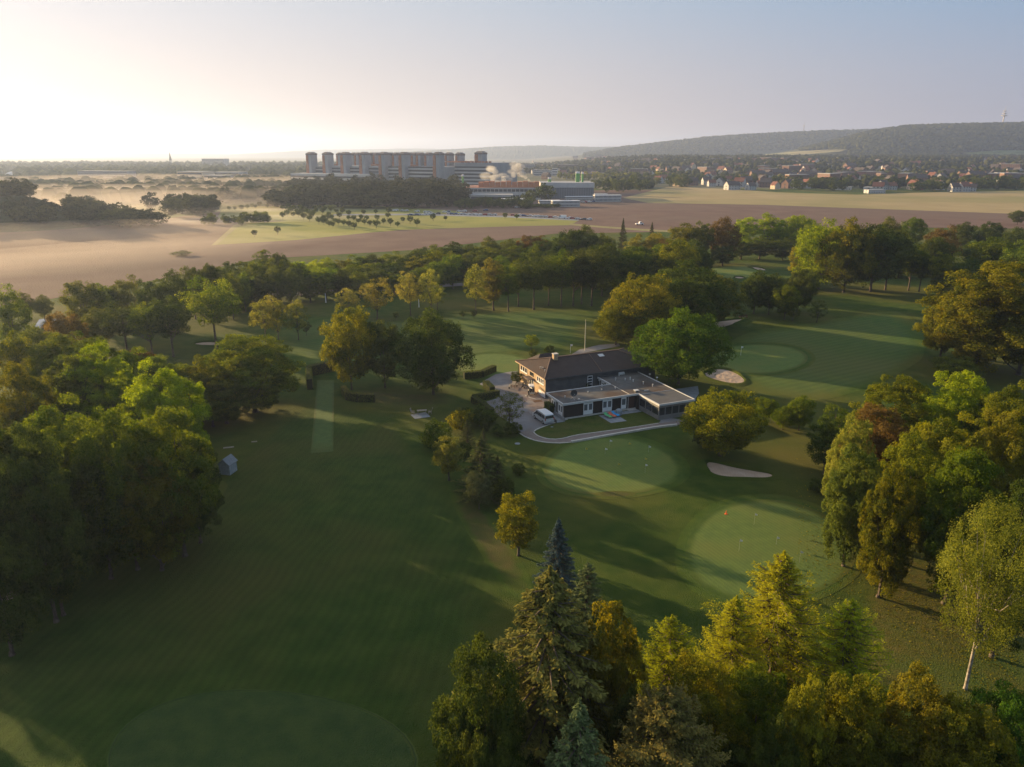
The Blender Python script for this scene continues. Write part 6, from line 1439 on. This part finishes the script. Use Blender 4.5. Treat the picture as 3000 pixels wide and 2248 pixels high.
PR['young0']=broad(300,5,4,base=.3,nl=20,lr=.34,n=260,ls=.7,limbs=2,stem=.03); PR['young1']=broad(301,5,4,base=.25,nl=16,lr=.36,n=220,ls=.7,limbs=2,stem=.03)
for i,P in enumerate([z4(*p) for p in YT]+[zc(*p) for p in YT2]):
    h=rt.uniform(3.6,5.6); tree('young%d'%(i%2),P,h,h*rt.uniform(.7,.95),'dk','young tree planted in the park meadow','young trees planted in the park meadow',name='young_tree')
tree('far2',z4(1260,195),10,12,'hz','round tree standing above the young trees of the park meadow')
for p in [(145,365),(200,362),(225,360),(245,360),(370,358),(390,356),(415,356),(470,352),(545,375),(560,350),(590,350),(670,346),(700,346),(730,346),(790,344),(825,345)]:
    h=rt.uniform(4,8); tree(rt.choice(FK),z4(*p),h,h*.9,'ol','hazy bush in the row along the edge of the mist','bushes along the edge of the mist')
tree('far1',G(393,553),2.2,9,'ol','low bush alone in the ploughed field','',)
# fallen leaves under the right wood
rng=np.random.default_rng(77); n=3500
sx=rng.uniform(1720,2200,n); sy=1080+(sx-1720)*.75+rng.normal(20,85,n)
C=np.array([tuple(G(a,b,.05)) for a,b in zip(sx,sy)]); v=quads(C,np.tile([0,0,1.],(n,1))+rng.normal(0,.3,(n,3)),rng.uniform(.10,.24,n),.7,rng)
me=leafmesh('fallen_leaves',v,rng.random(n),LF['or']); o=bpy.data.objects.new('fallen_leaves',me); COL.objects.link(o); o['kind']='stuff'; o['label']='fallen yellow leaves scattered on the grass by the autumn wood'

# ------------------------------------------------------------------ haze, mist, steam
def volmat(name,col,dens,ani):
    m=bpy.data.materials.new(name); m.use_nodes=True; n=m.node_tree; n.nodes.clear()
    o=n.nodes.new('ShaderNodeOutputMaterial'); p=n.nodes.new('ShaderNodeVolumePrincipled'); p.inputs['Color'].default_value=(*col,1); p.inputs['Density'].default_value=dens; p.inputs['Anisotropy'].default_value=ani
    n.links.new(p.outputs[0],o.inputs['Volume']); return m
hz=MB().box(-12000,12000,-300,15000,-1,HAZETOP if 'HAZETOP' in globals() else 300).build('haze',volmat('haze_air',HAZE_COL,HAZE_D,HAZE_ANI)); hz['kind']='stuff'; hz['label']='thin morning haze filling the valley'
def lens(name,C,rx,ry,h,mat,label,seed=0,rz=0):
    import bmesh
    bm=bmesh.new(); bmesh.ops.create_icosphere(bm,subdivisions=4,radius=1)
    for v in bm.verts:
        q=v.co.copy(); d=1+.22*mnoise.noise(q*1.3+Vector((seed*3.1,0,0)))+.1*mnoise.noise(q*3+Vector((0,seed,0)))
        v.co=Vector((q.x*d*rx,q.y*d*ry,(q.z*d*h)))
    me=bpy.data.meshes.new(name); bm.to_mesh(me); bm.free(); me.materials.append(mat); me.polygons.foreach_set('use_smooth',[True]*len(me.polygons))
    o=bpy.data.objects.new(name,me); COL.objects.link(o); o.location=C; o.rotation_euler=(0,0,rz); o['kind']='stuff'; o['label']=label; return o
MIST=volmat('mist_air',(.95,.89,.85),.0019,.35); MIST2=volmat('mist_air_thick',(.95,.94,.96),.008,.3)
ml='low morning mist lying over the fields and woods at far left'
for i,(sx,sy,rx,ry,h,mt) in enumerate([(300,640,170,70,6,MIST),(150,700,150,60,6,MIST),(520,590,220,90,11,MIST),(150,585,240,90,12,MIST),(700,560,240,110,12,MIST),(350,550,300,110,13,MIST),(0,620,200,90,11,MIST),(60,780,110,45,5,MIST),(300,760,130,30,4,MIST),(900,600,160,50,6,MIST),(420,610,200,60,9,MIST)]):
    P=gs(sx,sy); P.z=h*.35; lens('mist',P,rx,ry,h,mt,ml,i,.1*i)
for i,(sx,sy,rx,ry,h) in enumerate([(640,648,75,16,1.6),(760,640,90,20,1.8),(560,655,50,14,1.6),(880,618,80,20,1.5)]):
    P=gs(sx,sy); P.z=.3; lens('ground_fog',P,rx,ry,h,MIST2,'bright thin ground fog lying on the park meadow',i+20)
ST=volmat('steam',(.98,.98,.98),.05,.3)
rs=random.Random(4)
for (x0,y0,x1,y1,n,r0,r1) in [(590,392,350,318,26,1.2,4.2),(780,408,600,275,26,1.2,4.0),(565,432,440,402,14,1.0,2.8)]:
    for k in range(n):
        t=k/(n-1); sx,sy=zz3(x0+(x1-x0)*t,y0+(y1-y0)*t**.8); Y=820+rs.uniform(-7,7)*t; P=Vector((xat(sx,Y)+rs.uniform(-7,7)*t,Y,rayz(0,sy/S,Y)+rs.uniform(-6,6)*t)); r=r0+(r1-r0)*t
        lens('steam',P,r*rs.uniform(.8,1.7),r*rs.uniform(.8,1.3),r*rs.uniform(.5,1.1),ST,'white steam drifting from the plant on the supply building roof',int(x0+k*7))
